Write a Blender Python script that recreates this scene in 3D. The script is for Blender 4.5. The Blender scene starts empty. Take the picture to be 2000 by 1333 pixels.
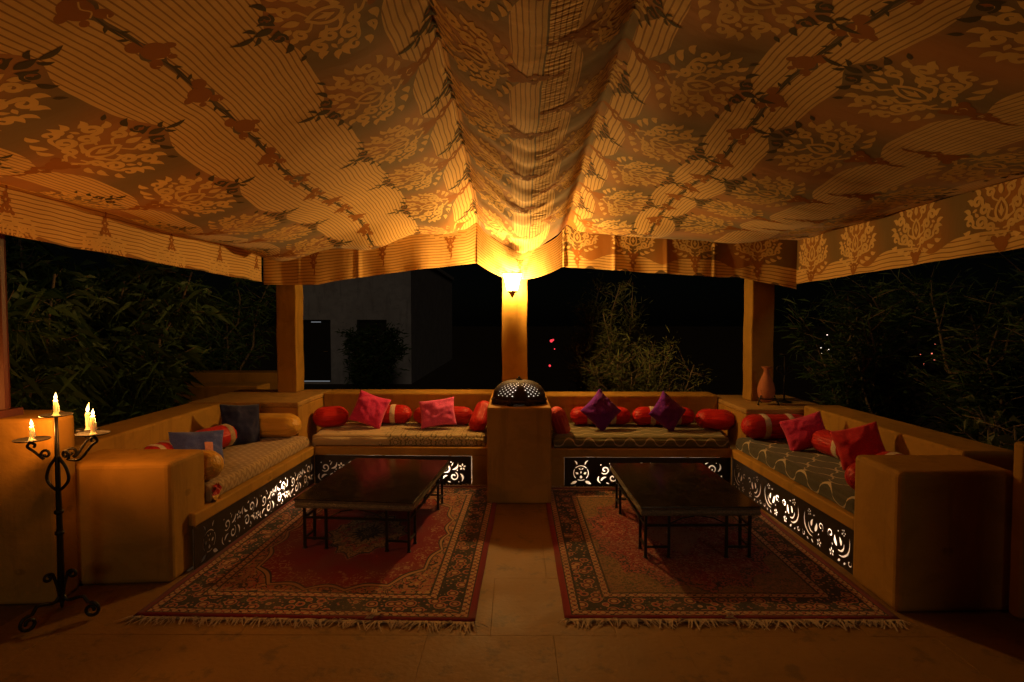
import bpy, math, random
from mathutils import Vector, Matrix, Euler, noise
R = math.radians
PI = math.pi
sc = bpy.context.scene
COL = sc.collection

# ------------------------------------------------------------------ camera, sky, added fill sun, exposure
cam_d = bpy.data.cameras.new("camera")
cam = bpy.data.objects.new("camera", cam_d); COL.objects.link(cam)
cam_d.sensor_width = 36.0; cam_d.lens = 36.0 * 1111.0 / 2000.0
cam_d.clip_start = 0.05; cam_d.clip_end = 400.0
cam.location = (0, 0, 1.5)
cam.rotation_euler = (R(90 - 2.139), 0, R(0.361))
sc.camera = cam

w = bpy.data.worlds.new("World"); sc.world = w; w.use_nodes = True
wn = w.node_tree.nodes; wl = w.node_tree.links
bg = wn["Background"]; sky = wn.new("ShaderNodeTexSky"); sky.sky_type = 'NISHITA'
sky.sun_disc = False; sky.sun_elevation = R(20); sky.sun_rotation = R(166)
wl.new(sky.outputs[0], bg.inputs[0]); bg.inputs[1].default_value = 0.00012

sd = bpy.data.lights.new("fill_sun", 'SUN'); sd.energy = 0.125; sd.angle = R(10); sd.color = (1.0, 0.72, 0.42)  # weak warm sun added in place of an unseen lamp behind the camera
so = bpy.data.objects.new("fill_sun", sd); COL.objects.link(so)
so.rotation_euler = (R(70), 0, R(14))

sc.view_settings.view_transform = 'Standard'; sc.view_settings.look = 'None'
sc.view_settings.exposure = 0.0; sc.view_settings.gamma = 1.0
sc.view_settings.use_curve_mapping = False
sc.render.engine = 'CYCLES'
sc.cycles.use_denoising = True
sc.cycles.max_bounces = 10; sc.cycles.diffuse_bounces = 6
sc.cycles.sample_clamp_indirect = 4.0
sc.cycles.caustics_reflective = False; sc.cycles.caustics_refractive = False

# ------------------------------------------------------------------ helpers
rnd = random.Random(7)

def tag(o, label, cat, group=None):
    o["label"] = label; o["category"] = cat
    if group: o["group"] = group
    return o

def empty(name, loc=(0, 0, 0), rz=0, label=None, cat=None, group=None):
    o = bpy.data.objects.new(name, None); COL.objects.link(o)
    o.empty_display_size = 0.1
    o.location = loc; o.rotation_euler = (0, 0, rz)
    if label: tag(o, label, cat, group)
    return o

class MB:
    """collects faces, then becomes ONE mesh object"""
    def __init__(s): s.v = []; s.f = []; s.m = []; s.uv = {}
    def add(s, vs, fs, mi=0, M=None):
        b = len(s.v)
        s.v += [tuple(M @ Vector(p)) for p in vs] if M else [tuple(p) for p in vs]
        s.f += [tuple(i + b for i in q) for q in fs]; s.m += [mi] * len(fs)
        return b
    def box(s, x0, x1, y0, y1, z0, z1, mi=0, M=None):
        vs = [(x, y, z) for z in (z0, z1) for y in (y0, y1) for x in (x0, x1)]
        s.add(vs, [(0, 2, 3, 1), (4, 5, 7, 6), (0, 1, 5, 4), (2, 6, 7, 3), (0, 4, 6, 2), (1, 3, 7, 5)], mi, M)
    def prism(s, poly, z0, z1, mi=0, M=None):
        n = len(poly)
        a = sum(poly[i][0] * poly[(i + 1) % n][1] - poly[(i + 1) % n][0] * poly[i][1] for i in range(n))
        if a < 0: poly = poly[::-1]
        vs = [(x, y, z0) for x, y in poly] + [(x, y, z1) for x, y in poly]
        fs = [tuple(range(n - 1, -1, -1)), tuple(range(n, 2 * n))] + [(i, (i + 1) % n, n + (i + 1) % n, n + i) for i in range(n)]
        s.add(vs, fs, mi, M)
    def tube(s, pts, rad, seg=8, mi=0, M=None, caps=True):
        pts = [Vector(p) for p in pts]; n = len(pts)
        if not hasattr(rad, '__len__'): rad = [rad] * n
        t0 = (pts[1] - pts[0]).normalized()
        up = Vector((0, 0, 1)) if abs(t0.z) < 0.9 else Vector((1, 0, 0))
        nx = t0.cross(up).normalized(); vs = []
        for i in range(n):
            t = (pts[min(i + 1, n - 1)] - pts[max(i - 1, 0)]).normalized()
            nx = (nx - t * nx.dot(t)).normalized(); ny = t.cross(nx)
            for k in range(seg):
                a = 2 * PI * k / seg
                vs.append(pts[i] + (nx * math.cos(a) + ny * math.sin(a)) * rad[i])
        fs = [(i * seg + k, i * seg + (k + 1) % seg, (i + 1) * seg + (k + 1) % seg, (i + 1) * seg + k) for i in range(n - 1) for k in range(seg)]
        if caps: fs += [tuple(range(seg - 1, -1, -1)), tuple(range((n - 1) * seg, n * seg))]
        s.add(vs, fs, mi, M)
    def lathe(s, prof, seg=32, mi=0, M=None, fn=None):
        vs = []
        for (r, z) in prof:
            for k in range(seg):
                a = 2 * PI * k / seg; rr = r * (fn(a, z) if fn else 1)
                vs.append((rr * math.cos(a), rr * math.sin(a), z))
        n = len(prof)
        fs = [(i * seg + k, i * seg + (k + 1) % seg, (i + 1) * seg + (k + 1) % seg, (i + 1) * seg + k) for i in range(n - 1) for k in range(seg)]
        if prof[0][0] > 1e-4: fs.append(tuple(range(seg - 1, -1, -1)))
        if prof[-1][0] > 1e-4: fs.append(tuple(range((n - 1) * seg, n * seg)))
        s.add(vs, fs, mi, M)
    def build(s, name, mats, parent=None, smooth=False, bevel=0.0, seg=2, uvs=None):
        me = bpy.data.meshes.new(name); me.from_pydata(s.v, [], s.f)
        mats = mats if isinstance(mats, (list, tuple)) else [mats]
        for m in mats: me.materials.append(m)
        if len(mats) > 1: me.polygons.foreach_set("material_index", s.m)
        if uvs:
            ul = me.uv_layers.new(name="UVMap")
            vi = [0] * len(me.loops); me.loops.foreach_get("vertex_index", vi)
            ul.data.foreach_set("uv", [c for i in vi for c in uvs[i]])
        if smooth: me.polygons.foreach_set("use_smooth", [True] * len(me.polygons))
        me.validate(); me.update()
        o = bpy.data.objects.new(name, me); COL.objects.link(o)
        if bevel:
            md = o.modifiers.new("edge", 'BEVEL'); md.width = bevel; md.segments = seg; md.limit_method = 'ANGLE'
        if parent: o.parent = parent
        return o

def smooth_pts(pts, n=8):
    """Catmull-Rom through points"""
    P = [Vector(p) for p in pts]; out = []
    for i in range(len(P) - 1):
        p0 = P[max(i - 1, 0)]; p1 = P[i]; p2 = P[i + 1]; p3 = P[min(i + 2, len(P) - 1)]
        for k in range(n):
            t = k / n
            out.append(0.5 * ((2 * p1) + (p2 - p0) * t + (2 * p0 - 5 * p1 + 4 * p2 - p3) * t * t + (3 * p1 - p0 - 3 * p2 + p3) * t ** 3))
    out.append(P[-1]); return out

# ------------------------------------------------------------------ node helpers
class NT:
    def __init__(s, name):
        s.mat = bpy.data.materials.new(name); s.mat.use_nodes = True
        s.n = s.mat.node_tree.nodes; s.l = s.mat.node_tree.links
        s.b = s.n["Principled BSDF"]; s.out = s.n["Material Output"]
        s.b.inputs["Specular IOR Level"].default_value = 0.3
    def m(s, op, a, b=None, c=None):
        q = s.n.new("ShaderNodeMath"); q.operation = op
        for i, v in enumerate((a, b, c)):
            if v is None: continue
            if isinstance(v, (int, float)): q.inputs[i].default_value = v
            else: s.l.new(v, q.inputs[i])
        return q.outputs[0]
    def mix(s, f, a, b):
        q = s.n.new("ShaderNodeMix"); q.data_type = 'RGBA'
        for i, v in ((0, f), (6, a), (7, b)):
            if isinstance(v, (int, float)): q.inputs[i].default_value = v
            elif isinstance(v, tuple): q.inputs[i].default_value = (*v, 1)
            else: s.l.new(v, q.inputs[i])
        return q.outputs[2]
    def step(s, x, e, soft=0.0):
        """1 when x < e"""
        if not soft: return s.m('LESS_THAN', x, e)
        q = s.n.new("ShaderNodeMapRange"); q.interpolation_type = 'SMOOTHSTEP'
        s.l.new(x, q.inputs[0])
        if isinstance(e, (int, float)): q.inputs[1].default_value = e - soft; q.inputs[2].default_value = e + soft
        q.inputs[3].default_value = 1; q.inputs[4].default_value = 0
        return q.outputs[0]
    def coord(s, kind="Object"):
        return s.n.new("ShaderNodeTexCoord").outputs[kind]
    def xyz(s, v):
        q = s.n.new("ShaderNodeSeparateXYZ"); s.l.new(v, q.inputs[0]); return q.outputs
    def vec(s, x, y, z=0.0):
        q = s.n.new("ShaderNodeCombineXYZ")
        for i, v in enumerate((x, y, z)):
            if isinstance(v, (int, float)): q.inputs[i].default_value = v
            else: s.l.new(v, q.inputs[i])
        return q.outputs[0]
    def noise(s, v, scale, detail=3, rough=0.5, dist=0.0):
        q = s.n.new("ShaderNodeTexNoise"); q.inputs["Scale"].default_value = scale
        q.inputs["Detail"].default_value = detail; q.inputs["Roughness"].default_value = rough
        q.inputs["Distortion"].default_value = dist
        if v is not None: s.l.new(v, q.inputs["Vector"])
        return q.outputs[0]
    def voro(s, v, scale, feature='F1', out=0, rand=1.0):
        q = s.n.new("ShaderNodeTexVoronoi"); q.feature = feature; q.inputs["Scale"].default_value = scale
        q.inputs["Randomness"].default_value = rand
        if v is not None: s.l.new(v, q.inputs["Vector"])
        return q.outputs[out]
    def ramp(s, f, stops, const=False):
        q = s.n.new("ShaderNodeValToRGB"); e = q.color_ramp.elements
        q.color_ramp.interpolation = 'CONSTANT' if const else 'LINEAR'
        while len(e) < len(stops): e.new(0.5)
        for i, (p, c) in enumerate(stops):
            e[i].position = p; e[i].color = (*c, 1)
        s.l.new(f, q.inputs[0]); return q.outputs[0]
    def scale(s, v, sx, sy, sz):
        q = s.n.new("ShaderNodeMapping"); q.inputs["Scale"].default_value = (sx, sy, sz); s.l.new(v, q.inputs[0]); return q.outputs[0]
    def bump(s, h, strength=0.2, dist=0.01):
        q = s.n.new("ShaderNodeBump"); q.inputs["Strength"].default_value = strength; q.inputs["Distance"].default_value = dist
        s.l.new(h, q.inputs["Height"]); s.l.new(q.outputs[0], s.b.inputs["Normal"])
    def done(s, col, rough=0.8, spec=None, metal=0.0, sheen=0.0):
        if isinstance(col, tuple): s.b.inputs["Base Color"].default_value = (*col, 1)
        else: s.l.new(col, s.b.inputs["Base Color"])
        if isinstance(rough, (int, float)): s.b.inputs["Roughness"].default_value = rough
        else: s.l.new(rough, s.b.inputs["Roughness"])
        if spec is not None: s.b.inputs["Specular IOR Level"].default_value = spec
        s.b.inputs["Metallic"].default_value = metal
        if sheen: s.b.inputs["Sheen Weight"].default_value = sheen
        return s.mat

def mul(c, k): return tuple(x * k for x in c)

def plaster(name, c):
    t = NT(name); g = t.n.new("ShaderNodeNewGeometry").outputs["Position"]
    big = t.noise(g, 1.7, 5, 0.6); fine = t.noise(g, 28, 4, 0.6); trowel = t.noise(t.scale(g, 3.0, 3.0, 4.0), 1.3, 5, .6, .6)
    col = t.mix(big, mul(c, 0.66), mul(c, 1.28))
    col = t.mix(t.m('MULTIPLY', t.step(trowel, .46, .06), .30), col, mul(c, .62))
    drip = t.noise(t.scale(g, 9.0, 9.0, 1.1), 1.0, 4, .6)
    col = t.mix(t.m('MULTIPLY', t.step(drip, 0.40, .07), .38), col, mul(c, .50))
    scuff = t.step(t.voro(t.scale(g, 1, 1, 1.6), 3.1), .10, .03)
    col = t.mix(t.m('MULTIPLY', t.m('MULTIPLY', scuff, t.step(fine, .55, .1)), .5), col, mul(c, .35))
    t.bump(t.m('ADD', t.m('MULTIPLY', trowel, .8), t.m('ADD', t.m('MULTIPLY', t.noise(g, 6, 4), .7), t.m('MULTIPLY', fine, 0.22))), 0.30, 0.02)
    return t.done(col, 0.78, 0.22)

def cloth(name, c, weave=420, rough=0.85, sheen=0.2, var=0.25):
    t = NT(name); o = t.coord()
    n = t.noise(o, 7, 4, 7.5)
    col = t.mix(n, mul(c, 1 - var), mul(c, 1 + var))
    t.bump(t.m('ADD', t.noise(o, weave, 2), t.m('MULTIPLY', t.noise(o, 14, 3), 2.0)), 0.35, 0.01)
    return t.done(col, rough, 0.2, sheen=sheen)

def satin(name, c):
    t = NT(name); o = t.coord()
    cr = t.noise(t.scale(o, 3.0, 38, 38), 1.0, 3, .55, .4)
    col = t.mix(cr, mul(c, 0.65), mul(c, 1.25))
    t.bump(t.m('ADD', cr, t.m('MULTIPLY', t.noise(o, 10, 2), .6)), 0.75, 0.02)
    return t.done(col, 0.42, 0.30, sheen=0.05)

def simple(name, c, rough=0.6, metal=0.0, spec=None, var=0.2, sc_=20, bump=0.2):
    t = NT(name); o = t.coord(); n = t.noise(o, sc_, 4, .6)
    t.bump(n, bump, 0.005)
    return t.done(t.mix(n, mul(c, 1 - var), mul(c, 1 + var)), rough, spec, metal)

def emit(name, c, k):
    t = NT(name); e = t.n.new("ShaderNodeEmission"); e.inputs[0].default_value = (*c, 1); e.inputs[1].default_value = k
    t.l.new(e.outputs[0], t.out.inputs[0]); return t.mat

OCHRE = plaster("ochre_plaster", (0.40, 0.218, 0.036))
OCHRE_D = plaster("aged_ochre_plaster", (0.39, 0.205, 0.038))
CREAMTOP = plaster("stone_coping", (0.42, 0.25, 0.075))
GREYWALL = plaster("grey_render", (0.36, 0.36, 0.42))
IRON = simple("wrought_iron", (0.025, 0.022, 0.02), 0.45, 0.6, .5, .4, 60, .4)
DARKMETAL = simple("dark_cut_metal", (0.035, 0.026, 0.020), 0.5, 0.3, .4, .4, 18, .25)
WAX = simple("candle_wax", (0.88, 0.80, 0.68), 0.5, 0, .4, .05, 30, .3)
_b = WAX.node_tree.nodes["Principled BSDF"]; _b.inputs["Subsurface Weight"].default_value = 1.0; _b.inputs["Subsurface Radius"].default_value = (1, .6, .35); _b.inputs["Subsurface Scale"].default_value = .03
TERRA = simple("terracotta", (0.42, 0.15, 0.07), 0.7, 0, .3, .35, 14, .4)
WOOD = simple("dark_timber", (0.12, 0.06, 0.03), 0.6, 0, .3, .4, 12, .3)
POST = simple("red_painted_post", (0.055, 0.010, 0.007), 0.5, 0, .4, .2, 9, .2)

WARM = (1.0, 0.545, 0.145)
CANDLE = (1.0, 0.35, 0.055)
BULB = (1.0, 0.73, 0.48)

def point(name, loc, power, color, rad, parent=None):
    d = bpy.data.lights.new(name, 'POINT'); d.energy = power; d.color = color; d.shadow_soft_size = rad
    o = bpy.data.objects.new(name, d); COL.objects.link(o); o.location = loc
    if parent: o.parent = parent
    return o

# ------------------------------------------------------------------ ground, platform floor with stone slabs
def ground_mat():
    t = NT("dark_soil"); o = t.coord(); n = t.noise(o, 1.2, 6, .6)
    t.bump(t.noise(o, 9, 5), .6, .05)
    return t.done(t.mix(n, (0.05, 0.035, 0.025), (0.11, 0.08, 0.05)), 0.95)
mb = MB(); N = 24
for j in range(N + 1):
    for i in range(N + 1):
        x = -150 + 300 * i / N; y = -120 + 300 * j / N
        mb.v.append((x, y, -0.60 + 0.0 * x))
mb.f = [(j * (N + 1) + i, j * (N + 1) + i + 1, (j + 1) * (N + 1) + i + 1, (j + 1) * (N + 1) + i) for j in range(N) for i in range(N)]; mb.m = [0] * len(mb.f)
g = mb.build("ground", ground_mat()); g["kind"] = "structure"

GROUT = simple("floor_grout", (0.15, 0.085, 0.03), 0.9)
def slab_mat():
    t = NT("floor_stone"); gpos = t.n.new("ShaderNodeNewGeometry").outputs["Position"]
    oi = t.n.new("ShaderNodeObjectInfo").outputs["Random"]
    n = t.noise(gpos, 3.0, 6, .62); c = t.mix(n, (0.19, 0.100, 0.024), (0.29, 0.155, 0.038))
    c = t.mix(t.m('MULTIPLY', oi, 0.35), c, (0.21, 0.113, 0.028))
    st = t.step(t.noise(gpos, 7, 5, .7), .40, .05)
    c = t.mix(t.m('MULTIPLY', st, .5), c, (0.10, 0.065, 0.03))
    t.bump(t.m('ADD', t.noise(gpos, 40, 4), t.m('MULTIPLY', t.noise(gpos, 5, 4), 2)), .25, .01)
    return t.done(c, t.m('ADD', t.m('MULTIPLY', n, .35), .45), .18)
SLAB = slab_mat()
mb = MB(); mb.box(-3.05, 3.0, -3.4, 6.12, -0.62, -0.0035)
floor = mb.build("floor", GROUT); floor["kind"] = "structure"
mb = MB(); mb.box(-0.2994, 0.2994, -0.2994, 0.2994, -0.03, 0)
slab0 = mb.build("stone_slab", SLAB, floor, bevel=0.0012)
first = True; rnd.seed(3)
for j in range(9):
    y = 0.55 + j * 0.6
    off = 0.0 if j % 2 else 0.3
    for i in range(-5, 6):
        x = i * 0.6 + off - 0.12
        if x < -2.75 or x > 2.70: continue
        if y > 4.9 and abs(x) > 2.2: continue
        o = slab0 if first else slab0.copy()
        if not first: COL.objects.link(o); o.parent = floor
        first = False
        o.location = (x, y, rnd.uniform(-0.001, 0.0008)); o.rotation_euler = (rnd.uniform(-.001, .001), rnd.uniform(-.001, .001), 0)

# ------------------------------------------------------------------ masonry: low walls, corner blocks, columns, pier, arm blocks
def masonry(name, label, cat, poly, z0, z1, mat=OCHRE, bev=0.018, cope=None, group=None):
    cx = sum(p[0] for p in poly) / len(poly); cy = sum(p[1] for p in poly) / len(poly)
    pl = [(x - cx, y - cy) for x, y in poly]
    if cope is None:
        mb = MB(); mb.prism(pl, 0, z1 - z0)
        o = mb.build(name, mat, bevel=bev, seg=3); o.location = (cx, cy, z0)
        return tag(o, label, cat, group)
    e = empty(name, (cx, cy, z0), 0, label, cat, group)
    mb = MB(); mb.prism(pl, 0, z1 - z0 - cope); mb.build("body", mat, e, bevel=0.008)
    k = 1.0
    mb = MB(); mb.prism([(x * k, y * k) for x, y in pl], z1 - z0 - cope + 0.0005, z1 - z0); mb.build("coping", CREAMTOP, e, bevel=0.012, seg=3)
    return e

def rect(x0, x1, y0, y1): return [(x0, y0), (x1, y0), (x1, y1), (x0, y1)]
masonry("low_wall", "long ochre parapet wall behind the left bench, candlelit at its near end", "wall", [(-2.62, 3.25), (-2.66, 5.12), (-2.98, 5.12), (-2.94, 3.25)], -0.3, 0.745)
masonry("low_wall", "ochre parapet wall behind the right bench with dark shrubs beyond", "wall", [(2.58, 3.27), (2.56, 5.05), (2.88, 5.05), (2.90, 3.27)], -0.3, 0.742)
masonry("low_wall", "back parapet wall left of the middle column, behind the pink cushions", "wall", rect(-1.972, 0.03, 5.80, 6.10), -0.3, 0.752)
masonry("low_wall", "back parapet wall right of the middle column, behind the purple cushions", "wall", rect(0.034, 2.056, 5.76, 6.06), -0.3, 0.735)
masonry("corner_block", "flat topped ochre corner block carrying the left rear column", "block", rect(-2.98, -1.975, 5.13, 6.10), -0.3, 0.75, OCHRE_D, cope=0.045)
masonry("corner_block", "flat topped ochre corner block under the terracotta vase", "block", rect(2.06, 2.88, 5.07, 6.06), -0.3, 0.70, OCHRE_D, cope=0.045)
masonry("centre_pier", "square ochre pier with the pierced dome lamp on top", "pier", rect(-0.232, 0.292, 4.58, 5.795), 0, 0.79, OCHRE_D)
masonry("arm_block", "candlelit ochre arm block at the near end of the left bench", "arm block", [(-1.952, 3.17), (-1.945, 3.53), (-2.60, 3.53), (-2.60, 3.12)], 0, 0.695, bev=0.03)
masonry("arm_block", "shadowed ochre arm block at the near end of the right bench", "arm block", [(1.94, 2.86), (1.945, 3.26), (2.56, 3.26), (2.56, 2.88)], 0, 0.73, bev=0.03)
masonry("end_block", "tall ochre end block behind the candelabrum at the left edge", "block", [(-2.415, 2.93), (-2.43, 3.10), (-2.61, 3.24), (-3.3, 3.24), (-3.3, 2.88)], 0, 0.985, bev=0.02)
masonry("end_block", "tall dark end block at the right edge beyond the arm block", "block", rect(2.51, 3.2, 2.80, 2.87), 0, 0.89, bev=0.02)

# columns
def column(label, x0, x1, y0, y1, z0, z1, mat=OCHRE):
    mb = MB(); cx, cy = (x0 + x1) / 2, (y0 + y1) / 2; a, b = (x1 - x0) / 2, (y1 - y0) / 2
    rings = []; n = 14
    for k in range(n + 1):
        z = (z1 - z0) * k / n; s = 1 + 0.012 * math.sin(k * 1.9 + x0); dx = 0.003 * math.sin(k * .9)
        rings += [(-a * s + dx, -b * s, z), (a * s + dx, -b * s, z), (a * s + dx, b * s, z), (-a * s + dx, b * s, z)]
    fs = [(4 * k + i, 4 * k + (i + 1) % 4, 4 * k + 4 + (i + 1) % 4, 4 * k + 4 + i) for k in range(n) for i in range(4)] + [(3, 2, 1, 0), (4 * n, 4 * n + 1, 4 * n + 2, 4 * n + 3)]
    mb.add(rings, fs); o = mb.build("column", mat, bevel=0.012, seg=3); o.location = (cx, cy, z0)
    return tag(o, label, "column", "ochre columns holding up the tent")
column("square ochre column on the left rear corner block", -2.46, -2.255, 5.83, 6.04, 0.7505, 2.30)
column("middle ochre column with the lit lantern near its top", -0.143, 0.122, 5.90, 6.09, 0.7505, 2.42)
column("square ochre column behind the terracotta vase", 2.31, 2.53, 5.58, 5.79, 0.7005, 2.28)

column("unseen broad ochre column at the open front, placed to shade the right arm block", 2.70, 3.20, .10, .42, 0.0, 2.295)  # out of view; placed and widened so its shadow covers the right arm block
column("broad ochre column at the open front, to the left of the viewer", -3.15, -2.68, .10, .42, 0.0, 2.295)
mb = MB(); mb.tube([(0, 0, 0), (0, 0, .6), (0, 0, 1.20)], 0.055, 14); mb.box(-.075, .075, -.075, .075, 0, .04); mb.box(-.07, .07, -.07, .07, 1.17, 1.21)
o = mb.build("timber_post", POST); o.location = (-2.755, 2.99, 0.985); tag(o, "reddish post standing on the end block at the left edge", "post")

# roof beams hidden behind the cloth
def beam(label, a, b, z):
    mb = MB(); d = Vector((b[0] - a[0], b[1] - a[1], 0)); L = d.length
    mb.box(0, L, -.05, .05, -.06, .06)
    o = mb.build("roof_beam", WOOD, bevel=.005); o.location = (a[0], a[1], z); o.rotation_euler = (0, 0, math.atan2(d.y, d.x))
    return tag(o, label, "beam")
beam("dark timber beam above the left valance", (-2.62, .15), (-2.62, 6.1), 2.36)
beam("dark timber beam above the right valance", (2.75, .15), (2.75, 6.1), 2.36)
beam("dark timber beam above the rear valance", (-2.5, 6.0), (2.68, 6.0), 2.56)

# ------------------------------------------------------------------ benches with pierced metal fronts
def stroke_poly(pts, ws):
    L = []; Rr = []; n = len(pts)
    for i in range(n):
        a = pts[max(i - 1, 0)]; b = pts[min(i + 1, n - 1)]
        dx, dy = b[0] - a[0], b[1] - a[1]; l = math.hypot(dx, dy) or 1
        nx, ny = -dy / l, dx / l; wd = ws[i] / 2
        L.append((pts[i][0] + nx * wd, pts[i][1] + ny * wd)); Rr.append((pts[i][0] - nx * wd, pts[i][1] - ny * wd))
    return L, Rr
def spiral(cx, cy, r0, r1, a0, turns, n=14, k=1):
    return [(cx + (r0 + (r1 - r0) * i / n) * math.cos(a0 + k * 2 * PI * turns * i / n), cy + (r0 + (r1 - r0) * i / n) * math.sin(a0 + k * 2 * PI * turns * i / n)) for i in range(n + 1)]
def taper(n, w0, w1, wm=None):
    return [(w0 + (w1 - w0) * i / (n - 1)) if wm is None else (w0 * (1 - i / (n - 1)) + w1 * i / (n - 1)) + (wm) * math.sin(PI * i / (n - 1)) for i in range(n)]
def closed(pts, ws):
    L, Rr = stroke_poly(pts, ws); return L + Rr[::-1]
def lens(x0, y0, x1, y1, wd, n=7, bend=0.0):
    dx, dy = x1 - x0, y1 - y0; pts = []
    for i in range(n):
        t = i / (n - 1); s = math.sin(PI * t) * bend
        pts.append((x0 + dx * t - dy * s, y0 + dy * t + dx * s))
    return pts, [max(0.0008, wd * math.sin(PI * (i / (n - 1)) ** .8)) for i in range(n)]
def oval(x0, y0, x1, y1, wd, n=11):
    return [(x0 + (x1 - x0) * (.5 - .5 * math.cos(PI * i / (n - 1))), y0 + (y1 - y0) * (.5 - .5 * math.cos(PI * i / (n - 1)))) for i in range(n)], [max(.001, wd * math.sin(PI * i / (n - 1))) for i in range(n)]
def circ(cx, cy, r, n=8): return [(cx + r * math.cos(2 * PI * i / n), cy + r * math.sin(2 * PI * i / n)) for i in range(n)]

def motif_vine(x, flip):
    H = []
    def T(pl): return [(x + px, (0.24 - py) if flip else py) for px, py in pl]
    sp = spiral(.065, .150, .040, .009, -2.4, 1.15); H.append(closed(sp, taper(len(sp), .006, .010, .004)))
    sp = spiral(.135, .078, .040, .009, 1.2, 1.15, k=-1); H.append(closed(sp, taper(len(sp), .006, .010, .004)))
    H.append(closed(*lens(.030, .050, .082, .085, .018, bend=.2)))
    H.append(closed(*lens(.012, .095, .028, .028, .014, bend=-.25)))
    H.append(closed(*lens(.118, .140, .172, .200, .017, bend=-.25)))
    H.append(closed(*lens(.190, .105, .205, .030, .017, bend=.25)))
    H.append(closed(*lens(.075, .035, .108, .022, .011)))
    H.append(closed(*lens(.128, .205, .110, .168, .010)))
    for k in range(5):
        a = k * 2 * PI / 5 + .3
        H.append(closed(*lens(.212 + .008 * math.cos(a), .165 + .008 * math.sin(a), .212 + .034 * math.cos(a), .165 + .034 * math.sin(a), .015)))
    for cx, cy, r in ((.165, .135, .006), (.108, .208, .006), (.028, .195, .006), (.178, .028, .005)): H.append(circ(cx, cy, r))
    return [T(h) for h in H]
def motif_crescent(x, flip):
    H = []
    def T(pl): return [(x + ((0.26 - px) if flip else px), py) for px, py in pl]
    a = [(.030, .205), (.022, .150), (.040, .100), (.085, .066), (.130, .060)]
    a = [tuple(q[:2]) for q in smooth_pts([(p[0], p[1], 0) for p in a], 4)]
    H.append(closed(a, taper(len(a), .002, .002, .012)))
    b = [(.078, .150), (.080, .118), (.105, .092), (.140, .088)]
    b = [tuple(q[:2]) for q in smooth_pts([(p[0], p[1], 0) for p in b], 4)]
    H.append(closed(b, taper(len(b), .002, .002, .011)))
    H.append(closed(*lens(.108, .122, .128, .175, .026, bend=.1)))
    H.append(closed(*lens(.150, .105, .175, .170, .030, bend=-.12)))
    for k in range(5):
        q = k * 2 * PI / 5 + .6; H.append(circ(.085 + .017 * math.cos(q), .212 + .017 * math.sin(q), .0058))
    H.append(circ(.085, .212, .0042, 6)); H.append(circ(.140, .205, .006)); H.append(circ(.198, .10, .006))
    sp = spiral(.020, .050, .022, .006, 2.2, .9); H.append(closed(sp, taper(len(sp), .004, .009, .002)))
    H.append(closed(*lens(.058, .036, .082, .022, .014)))
    H.append(closed(*lens(.112, .040, .140, .020, .016)))
    for k in range(5):
        q = k * 2 * PI / 5 + .2
        H.append(closed(*lens(.205 + .007 * math.cos(q), .050 + .007 * math.sin(q), .205 + .029 * math.cos(q), .050 + .029 * math.sin(q), .013)))
    sp = spiral(.222, .160, .030, .008, -1.0, 1.0); H.append(closed(sp, taper(len(sp), .003, .009, .003)))
    return [T(h) for h in H]
def motif_emblem(x):
    H = []; c = (x + .1, .122)
    for a0, a1 in ((.75, 2.4), (2.62, 3.9), (4.25, 5.2), (5.5, 6.82)):
        arc = [(c[0] + .066 * math.cos(a0 + (a1 - a0) * i / 9), c[1] + .066 * math.sin(a0 + (a1 - a0) * i / 9)) for i in range(10)]
        H.append(closed(arc, [.007] * 10))
    for s in (-1, 1):
        H.append(closed(*lens(c[0] + s * .036, c[1] + .074, c[0] + s * .062, c[1] + .112, .013, bend=.15 * s)))
        H.append(closed(*lens(c[0] + s * .036, c[1] - .074, c[0] + s * .094, c[1] - .100, .026)))
        H.append(closed(*lens(c[0] + s * .024, c[1] - .009, c[0] + s * .050, c[1] + .006, .020)))
        H.append(closed(*lens(c[0] + s * .004, c[1] + .030, c[0] + s * .022, c[1] + .046, .010)))
    H.append(closed(*lens(c[0], c[1] - .050, c[0], c[1] - .020, .024)))
    H.append(closed(*lens(c[0], c[1] - .004, c[0], c[1] + .018, .012)))
    return H

def pierced_plate(L, Hh, holes, parent, M):
    cu = bpy.data.curves.new("plate", 'CURVE'); cu.dimensions = '2D'; cu.fill_mode = 'BOTH'; cu.extrude = 0.0012
    for pl in [[(0, 0), (L, 0), (L, Hh), (0, Hh)]] + holes:
        s = cu.splines.new('POLY'); s.points.add(len(pl) - 1); s.use_cyclic_u = True
        for i, p in enumerate(pl): s.points[i].co = (p[0], p[1], 0, 1)
    t = bpy.data.objects.new("plate_tmp", cu); COL.objects.link(t)
    dg = bpy.context.evaluated_depsgraph_get(); dg.update()
    me = bpy.data.meshes.new_from_object(t.evaluated_get(dg)); me.name = "pierced_panel"
    bpy.data.objects.remove(t); bpy.data.curves.remove(cu)
    me.materials.clear(); me.materials.append(DARKMETAL)
    o = bpy.data.objects.new("pierced_panel", me); COL.objects.link(o); o.parent = parent; o.matrix_local = M
    return o

def diffuser_mat():
    t = NT("frosted_diffuser"); tr = t.n.new("ShaderNodeBsdfTranslucent"); tr.inputs[0].default_value = (.92, .86, .80, 1)
    t.l.new(tr.outputs[0], t.out.inputs[0]); return t.mat
DIFF = diffuser_mat()
WHITEPAINT = simple("white_cavity_paint", (.75, .70, .63), .8)
BULBGLASS = emit("bench_bulb_glow", (1, .85, .68), 12)

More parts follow.
